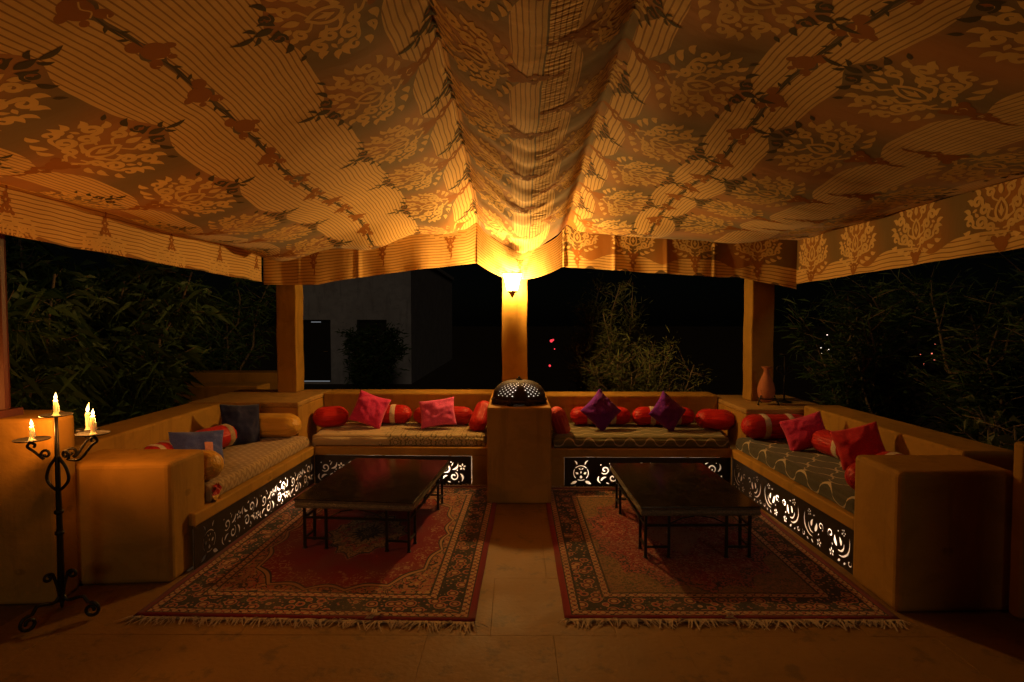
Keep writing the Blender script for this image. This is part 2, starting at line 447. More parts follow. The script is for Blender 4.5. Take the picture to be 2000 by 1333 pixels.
def bench(label, p0, p1, back, ends, holes_fn, bulbs, group="masonry benches around the pavilion"):
    """p0->p1: foot of the pierced front seen from the seat side (left to right); back = 2 points behind"""
    e = empty("masonry_bench", ((p0[0] + p1[0]) / 2, (p0[1] + p1[1]) / 2, 0), 0, label, "bench", group)
    ex, ey = e.location.x, e.location.y
    P0 = Vector((p0[0] - ex, p0[1] - ey, 0)); P1 = Vector((p1[0] - ex, p1[1] - ey, 0))
    d = (P1 - P0); L = d.length; d.normalize(); n = Vector((-d.y, d.x, 0))     # n points into the bench
    B = [Vector((b[0] - ex, b[1] - ey, 0)) for b in back]                       # behind p1, behind p0
    a0, a1 = ends
    q0 = P0 - d * a0; q1 = P1 + d * a1
    xy = lambda v: (v.x, v.y)
    mb = MB(); mb.prism([xy(q0 - n * .012), xy(q1 - n * .012), xy(B[0]), xy(B[1])], 0.268, 0.345)
    mb.build("ledge", OCHRE, e, bevel=.010, seg=3)
    mb = MB(); mb.prism([xy(P0 + n * .30), xy(P1 + n * .30), xy(B[0]), xy(B[1])], 0, 0.267)
    if a0 > .03: mb.prism([xy(q0), xy(P0 - d * .002), xy(P0 - d * .002 + n * .298), xy(q0 + n * .298)], 0, .267)
    if a1 > .03: mb.prism([xy(P1 + d * .002), xy(q1), xy(q1 + n * .298), xy(P1 + d * .002 + n * .298)], 0, .267)
    mb.build("base", OCHRE, e)
    mb = MB(); mb.prism([xy(P0 + n * .296), xy(P1 + n * .296), xy(P1 + n * .299), xy(P0 + n * .299)], 0.004, 0.264)
    mb.prism([xy(P0 + n * .03), xy(P1 + n * .03), xy(P1 + n * .295), xy(P0 + n * .295)], 0.002, 0.006)
    mb.build("cavity_lining", WHITEPAINT, e)
    Z = Vector((0, 0, 1)); Mx = Matrix((( d.x, 0, -n.x, P0.x), (d.y, 0, -n.y, P0.y), (0, 1, 0, .002), (0, 0, 0, 1)))
    pierced_plate(L - .006, .2635, holes_fn(L), e, Mx)
    mb = MB(); mb.add([(.012, .004, -.013), (L - .014, .004, -.013), (L - .014, .250, -.013), (.012, .250, -.013)], [(0, 1, 2, 3)], 0, Mx)
    mb.build("diffuser_sheet", DIFF, e)
    for (t, pw, rad, dep) in bulbs:
        c = P0 + d * t + n * dep + Z * .15
        mb = MB(); mb.lathe([(.001, -.035), (.016, -.03), (.024, -.012), (.024, .004), (.014, .022), (.011, .045), (.011, .07), (.001, .07)], 14)
        b = mb.build("bulb", BULBGLASS, e, smooth=True); b.location = c
        mb = MB(); mb.lathe([(.013, .045), (.013, .118)], 10); s_ = mb.build("bulb_socket", IRON, b)
        point("bench_light", c - n * .036 - Z * .005, pw, BULB, .015, e)
    return e

def rows(L, fn, start, step, pre=None):
    H = list(pre or []); n = int((L - start - .02) / step); st = (L - start - .02) / n
    for k in range(n): H += fn(start + k * st, k % 2 == 1)
    return H
# left bench: front runs from far corner to near end as seen from the seat side
bench("ochre masonry bench on the left with scroll-cut front, lit near its middle", (-1.915, 3.325), (-1.842, 5.150), [(-2.645, 5.128), (-2.615, 3.535)], (0, 0),
      lambda L: rows(L, motif_vine, .30, .245, motif_emblem(.06)), [(1.20, 6.5, .02, .110)])
bench("ochre masonry bench along the back, left of the centre pier, behind the left table", (-1.835, 5.148), (-0.395, 5.104), [(-0.235, 5.798), (-1.972, 5.798)], (0, .155),
      lambda L: rows(L, motif_vine, .03, .245, None), [(.60, 1.6, .02, .13), (1.22, 1.1, .02, .14)])
bench("ochre masonry bench along the back, right of the centre pier, behind the right table", (0.438, 5.066), (1.936, 5.066), [(2.055, 5.758), (0.296, 5.758)], (.14, 0),
      lambda L: rows(L, motif_vine, .30, .245, motif_emblem(.05)), [(.30, 1.1, .02, .14), (1.15, 1.0, .02, .14)])
bench("ochre masonry bench on the right with crescent-cut front and a bright bulb inside", (1.941, 5.063), (1.984, 3.265), [(2.575, 3.265), (2.555, 5.063)], (0, 0),
      lambda L: rows(L, motif_crescent, .03, .27, None), [(.86, 5.0, .02, .110), (1.50, 1.0, .02, .14)])

# ------------------------------------------------------------------ tent cloth
P = 0.69
ORN = [(-2.36, .07, .1), (-1.86, .21, .3), (-.745, .175, .0), (-.19, .16, .5), (.44, .12, .2), (.89, .19, .55), (1.63, .21, .1), (2.36, .15, .6), (10.42, .09, .2)]
SEAMS = [-1.34, .13, 1.24]
def tent_mat():
    t = NT("printed_tent_cloth"); uv = t.xyz(t.coord("UV")); u, v = uv[0], uv[1]
    wob = t.m('MULTIPLY', t.m('SUBTRACT', t.noise(t.coord("UV"), 2.2, 2), .5), .05)
    u = t.m('ADD', u, wob)
    mask = None
    for c, hw, ph in ORN:
        wv = t.m('MULTIPLY', t.m('POWER', t.m('ABSOLUTE', t.m('COSINE', t.m('MULTIPLY', t.m('ADD', v, -ph - .9), PI / P))), 7), .066 if c < 9 else .02)
        inside = t.m('LESS_THAN', t.m('SUBTRACT', t.m('ABSOLUTE', t.m('SUBTRACT', u, c)), wv), hw)
        mask = inside if mask is None else t.m('MAXIMUM', mask, inside)
    fr = t.m('FRACT', t.m('DIVIDE', u, .0255))
    line = t.m('LESS_THAN', fr, .24)
    tone = t.noise(t.coord("UV"), 1.3, 4, .6)
    stripe = t.mix(line, t.mix(tone, (.64, .40, .13), (.78, .51, .18)), (.32, .15, .030))
    omb = t.m('MULTIPLY_ADD', t.m('SINE', t.m('MULTIPLY', t.m('ADD', v, t.m('MULTIPLY', u, .35)), 2 * PI / P)), .5, .5)
    orn = t.mix(omb, (.40, .165, .03), (.20, .125, .045))
    col = t.mix(mask, stripe, orn)
    sm = None
    for s_ in SEAMS:
        wd_ = t.m('MULTIPLY_ADD', t.m('POWER', t.m('ABSOLUTE', t.m('COSINE', t.m('MULTIPLY', t.m('ADD', v, -.75), 2 * PI / P))), 10), .035, .007) if s_ != .13 else .005
        q = t.m('LESS_THAN', t.m('ABSOLUTE', t.m('SUBTRACT', u, s_)), wd_)
        sm = q if sm is None else t.m('MAXIMUM', sm, q)
    col = t.mix(sm, col, (.14, .085, .035))
    blot = t.step(t.noise(t.coord("UV"), .9, 5, .65), .36, .07)
    col = t.mix(t.m('MULTIPLY', blot, .28), col, (.22, .13, .06))
    # gathered strip along the middle seam
    pk = t.m('MULTIPLY', t.m('LESS_THAN', t.m('ABSOLUTE', t.m('SUBTRACT', u, .20)), .065), t.noise(t.scale(t.coord("UV"), 6, 48, 1), 1.0, 2))
    t.bump(t.m('ADD', t.m('MULTIPLY', pk, 1.6), t.m('MULTIPLY', t.noise(t.scale(t.coord("UV"), 3.0, 9, 1), 1, 4), .5)), .55, .02)
    return t.done(col, .8, .2, sheen=.15)
def print_mat(name, c):
    t = NT(name); o = t.coord(); n = t.noise(o, 9, 4)
    return t.done(t.mix(n, mul(c, .8), mul(c, 1.15)), .82, .2)
TENT = [tent_mat(), print_mat("cream_print", (.74, .49, .18)), print_mat("rust_print", (.34, .13, .025)), print_mat("olive_print", (.085, .065, .03))]

def bouquet():
    """strokes of one printed bouquet: (material, points, widths); a along its axis, b across"""
    S = []
    def both(mi, pts, ws):
        S.append((mi, pts, ws)); S.append((mi, [(a, -b) for a, b in pts], ws))
    def curl(a0, b0, am, bm, ca, cb, r, a_st, turns, w0, k=1):
        sp = spiral(ca, cb, r, r * .22, a_st, turns, 14, k)
        lead = [q[:2] for q in smooth_pts([(a0, b0, 0), (am, bm, 0), (sp[0][0], sp[0][1], 0)], 4)][:-1]
        pts = [tuple(q) for q in lead] + sp
        both(1, pts, taper(len(pts), w0 * .5, w0 * .9, w0 * .6))
    curl(-.015, .010, .015, .050, .050, .075, .028, -2.2, 1.1, .013)
    curl(.030, .012, .050, .090, .090, .135, .036, -2.0, 1.15, .015)
    curl(.090, .030, .120, .090, .165, .115, .034, -1.6, 1.1, .014)
    curl(.160, .055, .190, .120, .225, .165, .036, -1.8, 1.2, .015)
    curl(.205, .020, .235, .060, .270, .075, .028, -1.4, 1.1, .012)
    curl(.045, .050, .060, .160, .095, .215, .030, -2.2, 1.0, .013)
    for a0, b0, a1, b1, wd, bd in ((.000, .085, -.020, .150, .024, .2), (.020, .135, .005, .205, .026, .2), (.050, .205, .042, .262, .024, .25),
                                   (.110, .190, .130, .265, .030, -.25), (.150, .215, .185, .270, .024, -.2), (.205, .205, .250, .245, .026, -.25),
                                   (.260, .150, .305, .185, .026, -.2), (.285, .095, .330, .120, .024, -.2), (.130, .150, .160, .180, .018, .1),
                                   (.000, .025, -.030, .060, .020, .2), (.295, .030, .345, .045, .024, .15), (.075, .030, .100, .075, .020, -.2),
                                   (.190, .075, .215, .110, .018, .2), (.060, .100, .048, .130, .016, 0), (.180, .165, .165, .200, .016, 0)):
        both(1, *lens(a0, b0, a1, b1, wd, 7, bd))
    pear = [(.075, .0), (.095, .026), (.135, .040), (.175, .033), (.205, .012), (.222, .0)]
    pear = [tuple(q[:2]) for q in smooth_pts([(a, b, 0) for a, b in pear], 4)]
    both(1, pear, [.013] * len(pear))
    S.append((1, *lens(.105, 0, .190, 0, .020)))
    both(1, *lens(.120, .004, .155, .024, .008, 5))
    S.append((1, *lens(.245, 0, .320, 0, .030)))
    # rust bud with its leaf
    S.append((2, *oval(-.105, 0, -.018, 0, .085)))
    both(2, *oval(-.050, .030, -.012, .062, .036)); both(2, *oval(-.098, .008, -.135, .018, .022))
    both(1, [(-.045, .008), (-.055, .024), (-.070, .018)], [.004, .006, .003])
    S.append((2, *oval(-.215, .004, -.150, -.004, .040))); S.append((2, *lens(-.300, .0, -.200, .006, .016, 8, .1))); both(2, *oval(-.160, .012, -.130, .040, .026))
    # dark scrolls beyond the crown
    sp = spiral(.352, .060, .030, .008, 2.4, 1.2); both(3, sp, taper(len(sp), .010, .014, .004))
    both(3, *lens(.335, .015, .395, .045, .026, 7, .2)); both(3, *lens(.330, .100, .370, .150, .026, 7, .2))
    S.append((3, *lens(.350, 0, .430, 0, .034, 7))); S.append((3, *lens(.425, .004, .520, -.004, .022, 8, .08))); both(3, *lens(.415, .010, .450, .044, .018, 6, .2))
    both(3, *lens(.300, .195, .335, .225, .018, 6)); both(2, *lens(.345, .045, .375, .062, .012, 5))
    return S
BOUQ = bouquet()
def vine_blob():
    S = [(2, *oval(-.062, .014, .050, .014, .082)), (2, *oval(-.108, -.016, -.040, -.022, .052)), (2, *oval(.030, -.012, .088, -.036, .040)), (2, *oval(-.020, .045, .012, .082, .032)), (2, *oval(.045, .030, .075, .046, .026)),
         (3, *lens(.050, .000, .235, .006, .009, 10, .03)), (3, *lens(-.050, .000, -.235, -.006, .009, 10, -.03)), (3, *lens(.110, .004, .140, .030, .014, 6)), (3, *lens(-.120, -.004, -.150, -.032, .014, 6)), (3, *lens(.165, .002, .190, -.024, .012, 6)),
         (1, [tuple(q[:2]) for q in smooth_pts([(-.03, -.012, 0), (.0, .004, 0), (.03, -.008, 0), (.05, .012, 0)], 3)], [.004] * 10), (1, [tuple(q[:2]) for q in smooth_pts([(.07, -.03, 0), (.085, -.022, 0), (.105, -.034, 0)], 3)], [.003] * 7)]
    return S
VINE = vine_blob()

def foldz(y, side):
    k = max(0.0, min(1.0, (5.95 - y) / 3.7))
    e = 1 - (1 - k) ** 2
    return (2.455 + .46 * e) if side < 0 else (2.415 + .43 * e)
XL, XR, FL, FR = -2.555, 2.675, -.40, .53
def tent_z(x, y, wr=True):
    back = max(0.0, min(1.0, (5.965 - y) / .55)) ** .6
    yy = y
    if x < FL:
        t = (x - XL) / (FL - XL); t = max(0, min(1, t))
        b = 2.235 + (foldz(y, -1) - 2.235) * t ** 1.05
        z = b - back * (.225 * math.sin(PI * t ** .60) + .01) * (1 - .12 * t)
        z -= back * (.050 * math.sin(y * 2.3 + 1.0 + x) * math.sin(PI * t) + .055 * math.exp(-((x - FL + .30) / .20) ** 2))
    elif x > FR:
        t = (XR - x) / (XR - FR); t = max(0, min(1, t))
        b = 2.255 + (foldz(y, 1) - 2.255) * t
        z = b - back * .150 * math.sin(PI * t ** .8) - back * (.050 * math.sin(y * 2.6 - x * 1.4) * math.sin(PI * t) + .050 * math.exp(-((x - FR - .28) / .18) ** 2))
    else:
        t = (x - FL) / (FR - FL)
        b = foldz(y, -1) * (1 - t) + foldz(y, 1) * t
        sag = .255 - .012 * max(0, 5.9 - y)
        z = b - sag * (1 - abs(2 * t - 1) ** 1.35)
        q = max(0, min(1, (y - 2.6) / 2.4)); q = q * q * (3 - 2 * q); e_ = math.sin(PI * t)
        if wr:
            z += q * e_ * (.016 if x > .13 else .013) * math.sin(2 * PI * (y * 3.0 + abs(x - .13) * 2.0 + .15 * math.sin(y * 5)))
            if x > .13: z += q * e_ * .006 * math.sin(2 * PI * (y * 9.0 + (x - .13) * 6.0 + .3 * math.sin(y * 4)))
            else: z += q * e_ * .004 * math.sin(2 * PI * (y * 7.0 - (x - .13) * 5.0))
    # narrow gutter next to each fold
    for f, wdt, dp in ((FL, .065, .055), (FR, .065, .055)):
        z += dp * math.exp(-((x - f) / wdt) ** 2)
    if wr:
        z += .020 * noise.noise(Vector((x * 1.3, y * 1.1, 3.1))) + .007 * noise.noise(Vector((x * 5, y * 3.0, 9.0)))
        # drag folds radiating from the rear middle
        r = math.hypot(x - .05, (y - 6.1)); a = math.atan2(x - .05, 6.1 - y)
        z += .010 * math.sin(a * 17 + math.sin(r * 3)) * math.exp(-((r - .9) / .75) ** 2)
        if y > 5.2 and abs(x) > .6:
            z -= (.085 if x < 0 else .045) * (.5 - math.cos(x * 7.4 + .6) * .5) * max(0, 1 - abs(y - 5.6) / .4)
    return z

def yb(x):
    """distance of the rear hem: it follows the columns"""
    pts = [(-2.7, 5.75), (-.4, 5.895), (.48, 5.895), (2.7, 5.44)]
    for (x0, a), (x1, b) in zip(pts, pts[1:]):
        if x <= x1: return a + (b - a) * max(0, min(1, (x - x0) / (x1 - x0)))
    return 5.44
def ymap(x, y):
    k = max(0.0, min(1.0, (y - 3.2) / 2.765)); return y - (5.965 - yb(x)) * k * k * (3 - 2 * k)
canopy = empty("tent_canopy", (0, 5.95, 2.24), 0, "patterned brown and cream cloth canopy with damask print hanging over the pavilion", "canopy")
CO = canopy.location
def lay(mb, uvs, S, place, off0, du, dv):
    """place strokes on a surface: place(a, b, off) -> xyz"""
    for i, (mi, pts, ws) in enumerate(S):
        L, Rr = stroke_poly(pts, ws); n = len(pts); vs = []
        off = off0 + i * 0.000008
        kx = 1.30 if mi == 1 else 1.1
        L = [(p[0] + (l[0] - p[0]) * kx, p[1] + (l[1] - p[1]) * kx) for p, l in zip(pts, L)]; Rr = [(p[0] + (l[0] - p[0]) * kx, p[1] + (l[1] - p[1]) * kx) for p, l in zip(pts, Rr)]
        for q in L + Rr: vs.append(place(q[0], q[1], off))
        mb.add([(p[0] - CO.x, p[1] - CO.y, p[2] - CO.z) for p in vs], [(k, k + 1, n + k + 1, n + k) for k in range(n - 1)], mi)
        uvs += [(0, 0)] * len(vs)
mb = MB(); uvs = []
xs = []
x = XL
while x < XR: xs.append(x); x += .03
xs += [FL, FR, XR]; xs = sorted(set(round(v, 4) for v in xs))
ys = [.2 + .1 * i for i in range(11)] + [1.3 + .04 * i for i in range(117)] + [5.965]
ys = sorted(set(round(v, 4) for v in ys))
for y in ys:
    for x in xs:
        ymir = y if y > 1.4 else 1.4 + (1.4 - y) * .55
        mb.v.append((x - CO.x, ymap(x, y) - CO.y, tent_z(x, ymir) - CO.z)); uvs.append((x, y))
nx = len(xs)
GZ = [v[2] + CO.z for v in mb.v]
import bisect
def grid_z(x, y):
    i = max(0, min(nx - 2, bisect.bisect_right(xs, x) - 1)); j = max(0, min(len(ys) - 2, bisect.bisect_right(ys, y) - 1))
    a = (x - xs[i]) / (xs[i + 1] - xs[i]); b = (y - ys[j]) / (ys[j + 1] - ys[j])
    g = lambda jj, ii: GZ[jj * nx + ii]
    return (g(j, i) * (1 - a) + g(j, i + 1) * a) * (1 - b) + (g(j + 1, i) * (1 - a) + g(j + 1, i + 1) * a) * b
mb.f = [(j * nx + i, j * nx + i + 1, (j + 1) * nx + i + 1, (j + 1) * nx + i) for j in range(len(ys) - 1) for i in range(nx - 1)]
mb.m = [0] * len(mb.f)
rnd.seed(11)
orient = {0: 1, 1: 1, 2: -1, 3: -1, 4: 1, 5: 1, 6: -1, 7: 1, 8: 1}
for ci, (c, hw, ph) in enumerate(ORN[:8]):
    s = orient[ci]; k = .72 if ci in (0, 4) else 1.0
    y = .9 + ph
    while y < 5.75:
        def place(a, b, off, c=c, s=s, y=y, k=k):
            X = c + s * (a - .14) * k; Y = min(5.95, y + b * k * 1.12); X = max(XL + .01, min(XR - .01, X))
            return (X, ymap(X, Y), grid_z(X, Y) - off - .0008)
        lay(mb, uvs, BOUQ, place, .0007 if ci in (3, 4) else -.0004, 1, 1); y += P
for s0 in (SEAMS[0], SEAMS[2]):
    y = .75; kk = 1
    while y < 5.7:
        def place(a, b, off, s0=s0, y=y, kk=kk):
            X = s0 + b * kk; Y = min(5.95, y + a); return (X, ymap(X, Y), grid_z(X, Y) - off - .0008)
        lay(mb, uvs, VINE, place, -.0004, 1, 1); y += P / 2; kk = -kk
mb.build("roof_cloth", TENT, canopy, smooth=True, uvs=uvs)

def valance(pt, length, u0, prints, height, n, seed, lower=None, ripple=.012):
    """pt(s) -> (x, y, ztop), outward normal (nx, ny); s along the edge"""
    mb = MB(); uvs = []; rows_ = 14
    def surf(s, h, off=0.0):
        (x, y, z), (ax, ay), hh = pt(s)
        rr = ripple * (.15 + .85 * h / .34) * (math.sin(s * 7.3 + seed) + .6 * math.sin(s * 17.1 + seed * 2)) + .010 * (h / .34) * noise.noise(Vector((s * 4, h * 6, seed)))
        for kx in PLEATS.get(seed, ()):
            rr += .030 * math.exp(-((s - kx) / .012) ** 2) * (.3 + h * 2)
        return (x + ax * (rr + off), y + ay * (rr + off), z - h * hh / .34)
    for j in range(rows_ + 1):
        h = .34 * j / rows_
        for i in range(n + 1):
            s = length * i / n; p = surf(s, h)
            mb.v.append((p[0] - CO.x, p[1] - CO.y, p[2] - CO.z)); uvs.append((u0 + h, s + seed * .37))
    mb.f = [(j * (n + 1) + i, j * (n + 1) + i + 1, (j + 1) * (n + 1) + i + 1, (j + 1) * (n + 1) + i) for j in range(rows_) for i in range(n)]
    mb.m = [0] * len(mb.f)
    for (s0, h0, k, d) in prints:
        def place(a, b, off, s0=s0, h0=h0, k=k, d=d):
            s = max(0.003, min(length - .003, s0 + b * k * 1.15)); h = max(.002, min(.338, h0 - d * (a - .06) * k)); return surf(s, h, off + .0012)
        lay(mb, uvs, BOUQ, place, .0004, 1, 1)
    return mb.build("valance", TENT, canopy, smooth=True, uvs=uvs)
PLEATS = {3: (.35, .95), 5: (.02, .52, 1.02, 1.46)}
# left edge: runs along y at x = -2.55, facing +x
valance(lambda s: ((-2.553, .2 + s, 2.232), (1, 0), .265 + .09 * s / 5.6), 5.52, 10.0, [(2.65 + (i - 3) * .69, .268, .62, -1) for i in range(8)], .34, 300, 1)
valance(lambda s: ((2.672, .2 + s, 2.252), (-1, 0), .325 + .09 * s / 5.4), 5.24, .85, [(2.98 + (i - 3) * .66, .20, .80, 1) for i in range(7)], .34, 300, 2)
def back_top(x): return tent_z(x, 5.962, False) + .004
def bt(x0, x1):
    def fn(s):
        x = x0 + s; zt = back_top(x)
        if x < -.4: zb = 1.855 + (2.085 - 1.855) * max(0, min(1, (x + 2.0) / 1.6)) ** .8
        elif x > .48: zb = 2.045 - .13 * min(1, (x - .48) / 1.5) - .12 * max(0, (x - 2.15) / .5)
        else: zb = 2.085 - (.165 if x < .05 else .15) * math.sin(PI * (x + .4) / .88) ** .9 - .04 * (x + .4) / .88
        return (x, yb(x) + .001 - .05 * (1 if -.4 <= x <= .48 else 0) * math.sin(PI * (x + .4) / .88), zt), (0, -1), zt - zb
    return fn
valance(bt(-2.55, -.40), 2.15, 12.0, [(.50, .02, .7, 1), (1.19, .02, .7, 1), (1.88, .02, .7, 1)], .34, 130, 3, ripple=.016)
valance(bt(-.397, .477), .874, 12.0, [(.44, .05, .55, 1)], .34, 70, 4, ripple=.004)
valance(bt(.48, 2.67), 2.19, .88, [(.15, .12, .7, 1), (.70, .12, .7, 1), (1.28, .12, .7, 1), (1.85, .12, .7, 1)], .34, 130, 5, ripple=.014)

# ------------------------------------------------------------------ lit lantern on the middle column
def glow_glass(name, c, k, tr):
    t = NT(name); e = t.n.new("ShaderNodeEmission"); e.inputs[0].default_value = (*c, 1); e.inputs[1].default_value = k
    b = t.n.new("ShaderNodeBsdfTransparent"); b.inputs[0].default_value = (tr, tr, tr, 1)
    a = t.n.new("ShaderNodeAddShader"); t.l.new(e.outputs[0], a.inputs[0]); t.l.new(b.outputs[0], a.inputs[1]); t.l.new(a.outputs[0], t.out.inputs[0])
    return t.mat
GLOW = glow_glass("lantern_glass", (1, .72, .34), 3.5, .9)
BRASS = simple("tarnished_brass", (.45, .30, .12), .45, .7, .5, .3, 40, .2)
lan = empty("wall_lantern", (-.033, 5.745, 1.715), 0, "lit glass wall lantern tapering to a point on the middle column", "lantern")
def hexr(r, z, k): a = k * PI / 3 + PI / 6; return (r * math.cos(a), r * math.sin(a), z)
for k in range(6):
    mb = MB(); mb.add([hexr(.058, .075, k), hexr(.058, .075, k + 1), hexr(.116, .250, k + 1), hexr(.116, .250, k)], [(0, 1, 2, 3)])
    mb.build("glass_pane", GLOW, lan)
for k in range(6):
    mb = MB(); mb.tube([hexr(.060, .070, k), hexr(.118, .252, k)], .0035, 6); mb.build("glazing_bar", BRASS, lan)
mb = MB(); mb.tube([hexr(.118, .252, k) for k in range(7)], .005, 6); mb.build("top_rim", BRASS, lan)
mb = MB(); mb.lathe([(.001, .0), (.006, .004), (.034, .052), (.052, .058), (.056, .066), (.056, .074), (.001, .076)], 6, M=Matrix.Rotation(PI / 6, 4, 'Z')); mb.build("finial", BRASS, lan)
mb = MB(); mb.box(-.03, .03, .138, .153, .05, .23); mb.tube([(0, .14, .14), (0, .10, .09), (0, .06, .07), (0, .03, .066)], .006, 8); mb.build("wall_bracket", BRASS, lan)
mb = MB(); mb.lathe([(.001, .08), (.012, .082), (.012, .12), (.022, .145), (.026, .17), (.018, .195), (.001, .205)], 16); mb.build("bulb", emit("lantern_bulb_glow", (1, .78, .42), 12), lan, smooth=True)
mb = MB(); mb.lathe([(.001, .272), (.040, .265), (.058, .254), (.058, .250), (.001, .254)], 6, M=Matrix.Rotation(PI / 6, 4, 'Z')); mb.build("shade_cap", BRASS, lan)  # cap added to keep the lantern's light off the cloth just above
for k in range(3):
    mb = MB(); mb.tube([hexr(.056, .252, 2 * k), hexr(.116, .252, 2 * k)], .0025, 6); mb.build("shade_cap_stay", BRASS, lan)  # stays carrying the added cap
point("lantern_light", (0, -.012, .128), 205, WARM, .05, lan)

# ------------------------------------------------------------------ mattresses
def mattress(label, poly, z0, h, mat, seed, n=(40, 20), uvscale=1):
    """poly: 4 corners counter-clockwise, first edge = front"""
    cx = sum(p[0] for p in poly) / 4; cy = sum(p[1] for p in poly) / 4
    mb = MB(); nu, nv = n; A = [Vector((p[0] - cx, p[1] - cy, 0)) for p in poly]; uvs = []
    W = (A[1] - A[0]).length; D = (A[3] - A[0]).length; r = .032
    def xy(u, v): return (A[0] * (1 - u) + A[1] * u) * (1 - v) + (A[3] * (1 - u) + A[2] * u) * v
    # cross-section path: bottom front edge, round the front, over the top
    path = [(0.0, 0.0, 0.006)] + [(0, -.010 + .0, .03), (0, -.012, h * .5), (0, -.008, h * .75)]
    for i in range(5):
        a = PI / 2 * i / 4; path.append((0, r * (1 - math.cos(a)) - .006 + 0, h - r + r * math.sin(a)))
    m = len(path)
    cols = nu + 1; rws = []
    for (q, dy, z) in path: rws.append((dy / D, z, 'f'))
    for j in range(1, nv + 1): rws.append(((r / D) + (1 - r / D) * j / nv, h, 't'))
    for (v, z, kind) in rws:
        for i in range(cols):
            u = i / nu; e = min(1, min(u, 1 - u) * W / .05); er = 1 - (1 - e) ** 2
            p = xy(u, v); zz = z
            if kind == 't': zz = z - (1 - er) * .03 + .010 * noise.noise(Vector((p.x * 2.3 + seed, p.y * 2.3, seed))) + .004 * noise.noise(Vector((p.x * 9 + seed, p.y * 9, 2)))
            else: zz = z - (1 - er) * .012; p = p + (xy(u, 0) - xy(u, 1)).normalized() * (.010 * noise.noise(Vector((p.x * 5 + seed, p.y * 5, z * 9))))
            mb.v.append((p.x, p.y, zz)); uvs.append((u * W, (v * D + .0) if kind == 't' else -(h - z)))
    R_ = len(rws)
    mb.f = [(j * cols + i, j * cols + i + 1, (j + 1) * cols + i + 1, (j + 1) * cols + i) for j in range(R_ - 1) for i in range(nu)]
    # ends and back as skirts to the ledge
    for side in (0, nu):
        b = len(mb.v)
        for j in range(R_):
            p = mb.v[j * cols + side]; mb.v.append((p[0], p[1], .004)); uvs.append(uvs[j * cols + side])
        for j in range(R_ - 1):
            q = (j * cols + side, (j + 1) * cols + side, b + j + 1, b + j)
            mb.f.append(q if side == 0 else q[::-1])
    mb.m = [0] * len(mb.f)
    o = mb.build("mattress", mat, smooth=True, uvs=uvs); o.location = (cx, cy, z0)
    return tag(o, label, "mattress", "bench mattresses")

def mat_tan():
    t = NT("tan_zigzag_cloth"); uv = t.xyz(t.coord("UV")); u, v = uv[0], uv[1]
    tri = t.m('ABSOLUTE', t.m('SUBTRACT', t.m('FRACT', t.m('MULTIPLY', u, 14)), .5))
    z = t.m('FRACT', t.m('ADD', t.m('MULTIPLY', v, 16), t.m('MULTIPLY', tri, 1.5)))
    n = t.noise(t.coord("UV"), 30, 3)
    col = t.mix(t.step(z, .45, .08), (.30, .19, .085), (.50, .36, .19))
    col = t.mix(t.m('MULTIPLY', n, .6), col, (.26, .16, .07))
    t.bump(t.m('ADD', t.noise(t.coord("UV"), 160, 2), t.m('MULTIPLY', z, .6)), .4, .01)
    return t.done(col, .9, .15, sheen=.2)
def mat_medallion():
    t = NT("beige_medallion_cloth"); uvv = t.coord("UV"); uv = t.xyz(uvv); u, v = uv[0], uv[1]
    cu = t.m('SUBTRACT', t.m('FRACT', t.m('MULTIPLY', u, 7.2)), .5); cv = t.m('SUBTRACT', t.m('FRACT', t.m('ADD', t.m('MULTIPLY', v, 8), .08)), .5)
    r = t.m('SQRT', t.m('ADD', t.m('MULTIPLY', cu, cu), t.m('MULTIPLY', cv, cv)))
    ang = t.m('ARCTAN2', cv, cu)
    rr = t.m('ADD', r, t.m('MULTIPLY', t.m('COSINE', t.m('MULTIPLY', ang, 8)), .045))
    ring = t.m('LESS_THAN', t.m('ABSOLUTE', t.m('SUBTRACT', t.m('FRACT', t.m('MULTIPLY', rr, 4.2)), .5)), .22)
    fl = t.step(t.voro(uvv, 46), .30, .04)
    pat = t.mix(ring, (.42, .32, .17), (.15, .12, .05)); pat = t.mix(t.m('MULTIPLY', fl, .8), pat, (.50, .36, .20))
    pat = t.mix(t.m('LESS_THAN', r, .11), pat, (.55, .42, .26))
    edge = t.m('ADD', u, t.m('MULTIPLY', t.m('SUBTRACT', t.noise(uvv, 14, 3), .5), .35))
    plain = t.mix(t.step(t.voro(uvv, 9), .12, .02), (.46, .33, .17), (.17, .10, .05))
    col = t.mix(t.step(edge, .66, .02), pat, plain)
    t.bump(t.noise(uvv, 60, 3), .3, .01)
    return t.done(col, .9, .15, sheen=.2)
def mat_wave():
    t = NT("olive_wave_cloth"); uvv = t.coord("UV"); uv = t.xyz(uvv); u, v = uv[0], uv[1]
    wob = t.m('MULTIPLY', t.m('SUBTRACT', t.noise(uvv, 6, 2), .5), .03)
    s_ = t.m('SINE', t.m('MULTIPLY', t.m('ADD', u, wob), 2 * PI / .182))
    s2 = t.m('MULTIPLY', t.m('SIGN', s_), t.m('POWER', t.m('ABSOLUTE', s_), .7))
    a = t.m('ABSOLUTE', t.m('SUBTRACT', t.m('FRACT', t.m('ADD', t.m('DIVIDE', t.m('ADD', t.m('ADD', v, .052), t.m('MULTIPLY', s2, .034)), .155), .5)), .5))
    line = t.m('LESS_THAN', a, .048)
    n = t.noise(uvv, 26, 4)
    col = t.mix(line, t.mix(n, (.085, .075, .030), (.20, .165, .075)), (.48, .38, .24))
    t.bump(t.noise(uvv, 140, 2), .35, .01)
    return t.done(col, .9, .15, sheen=.2)
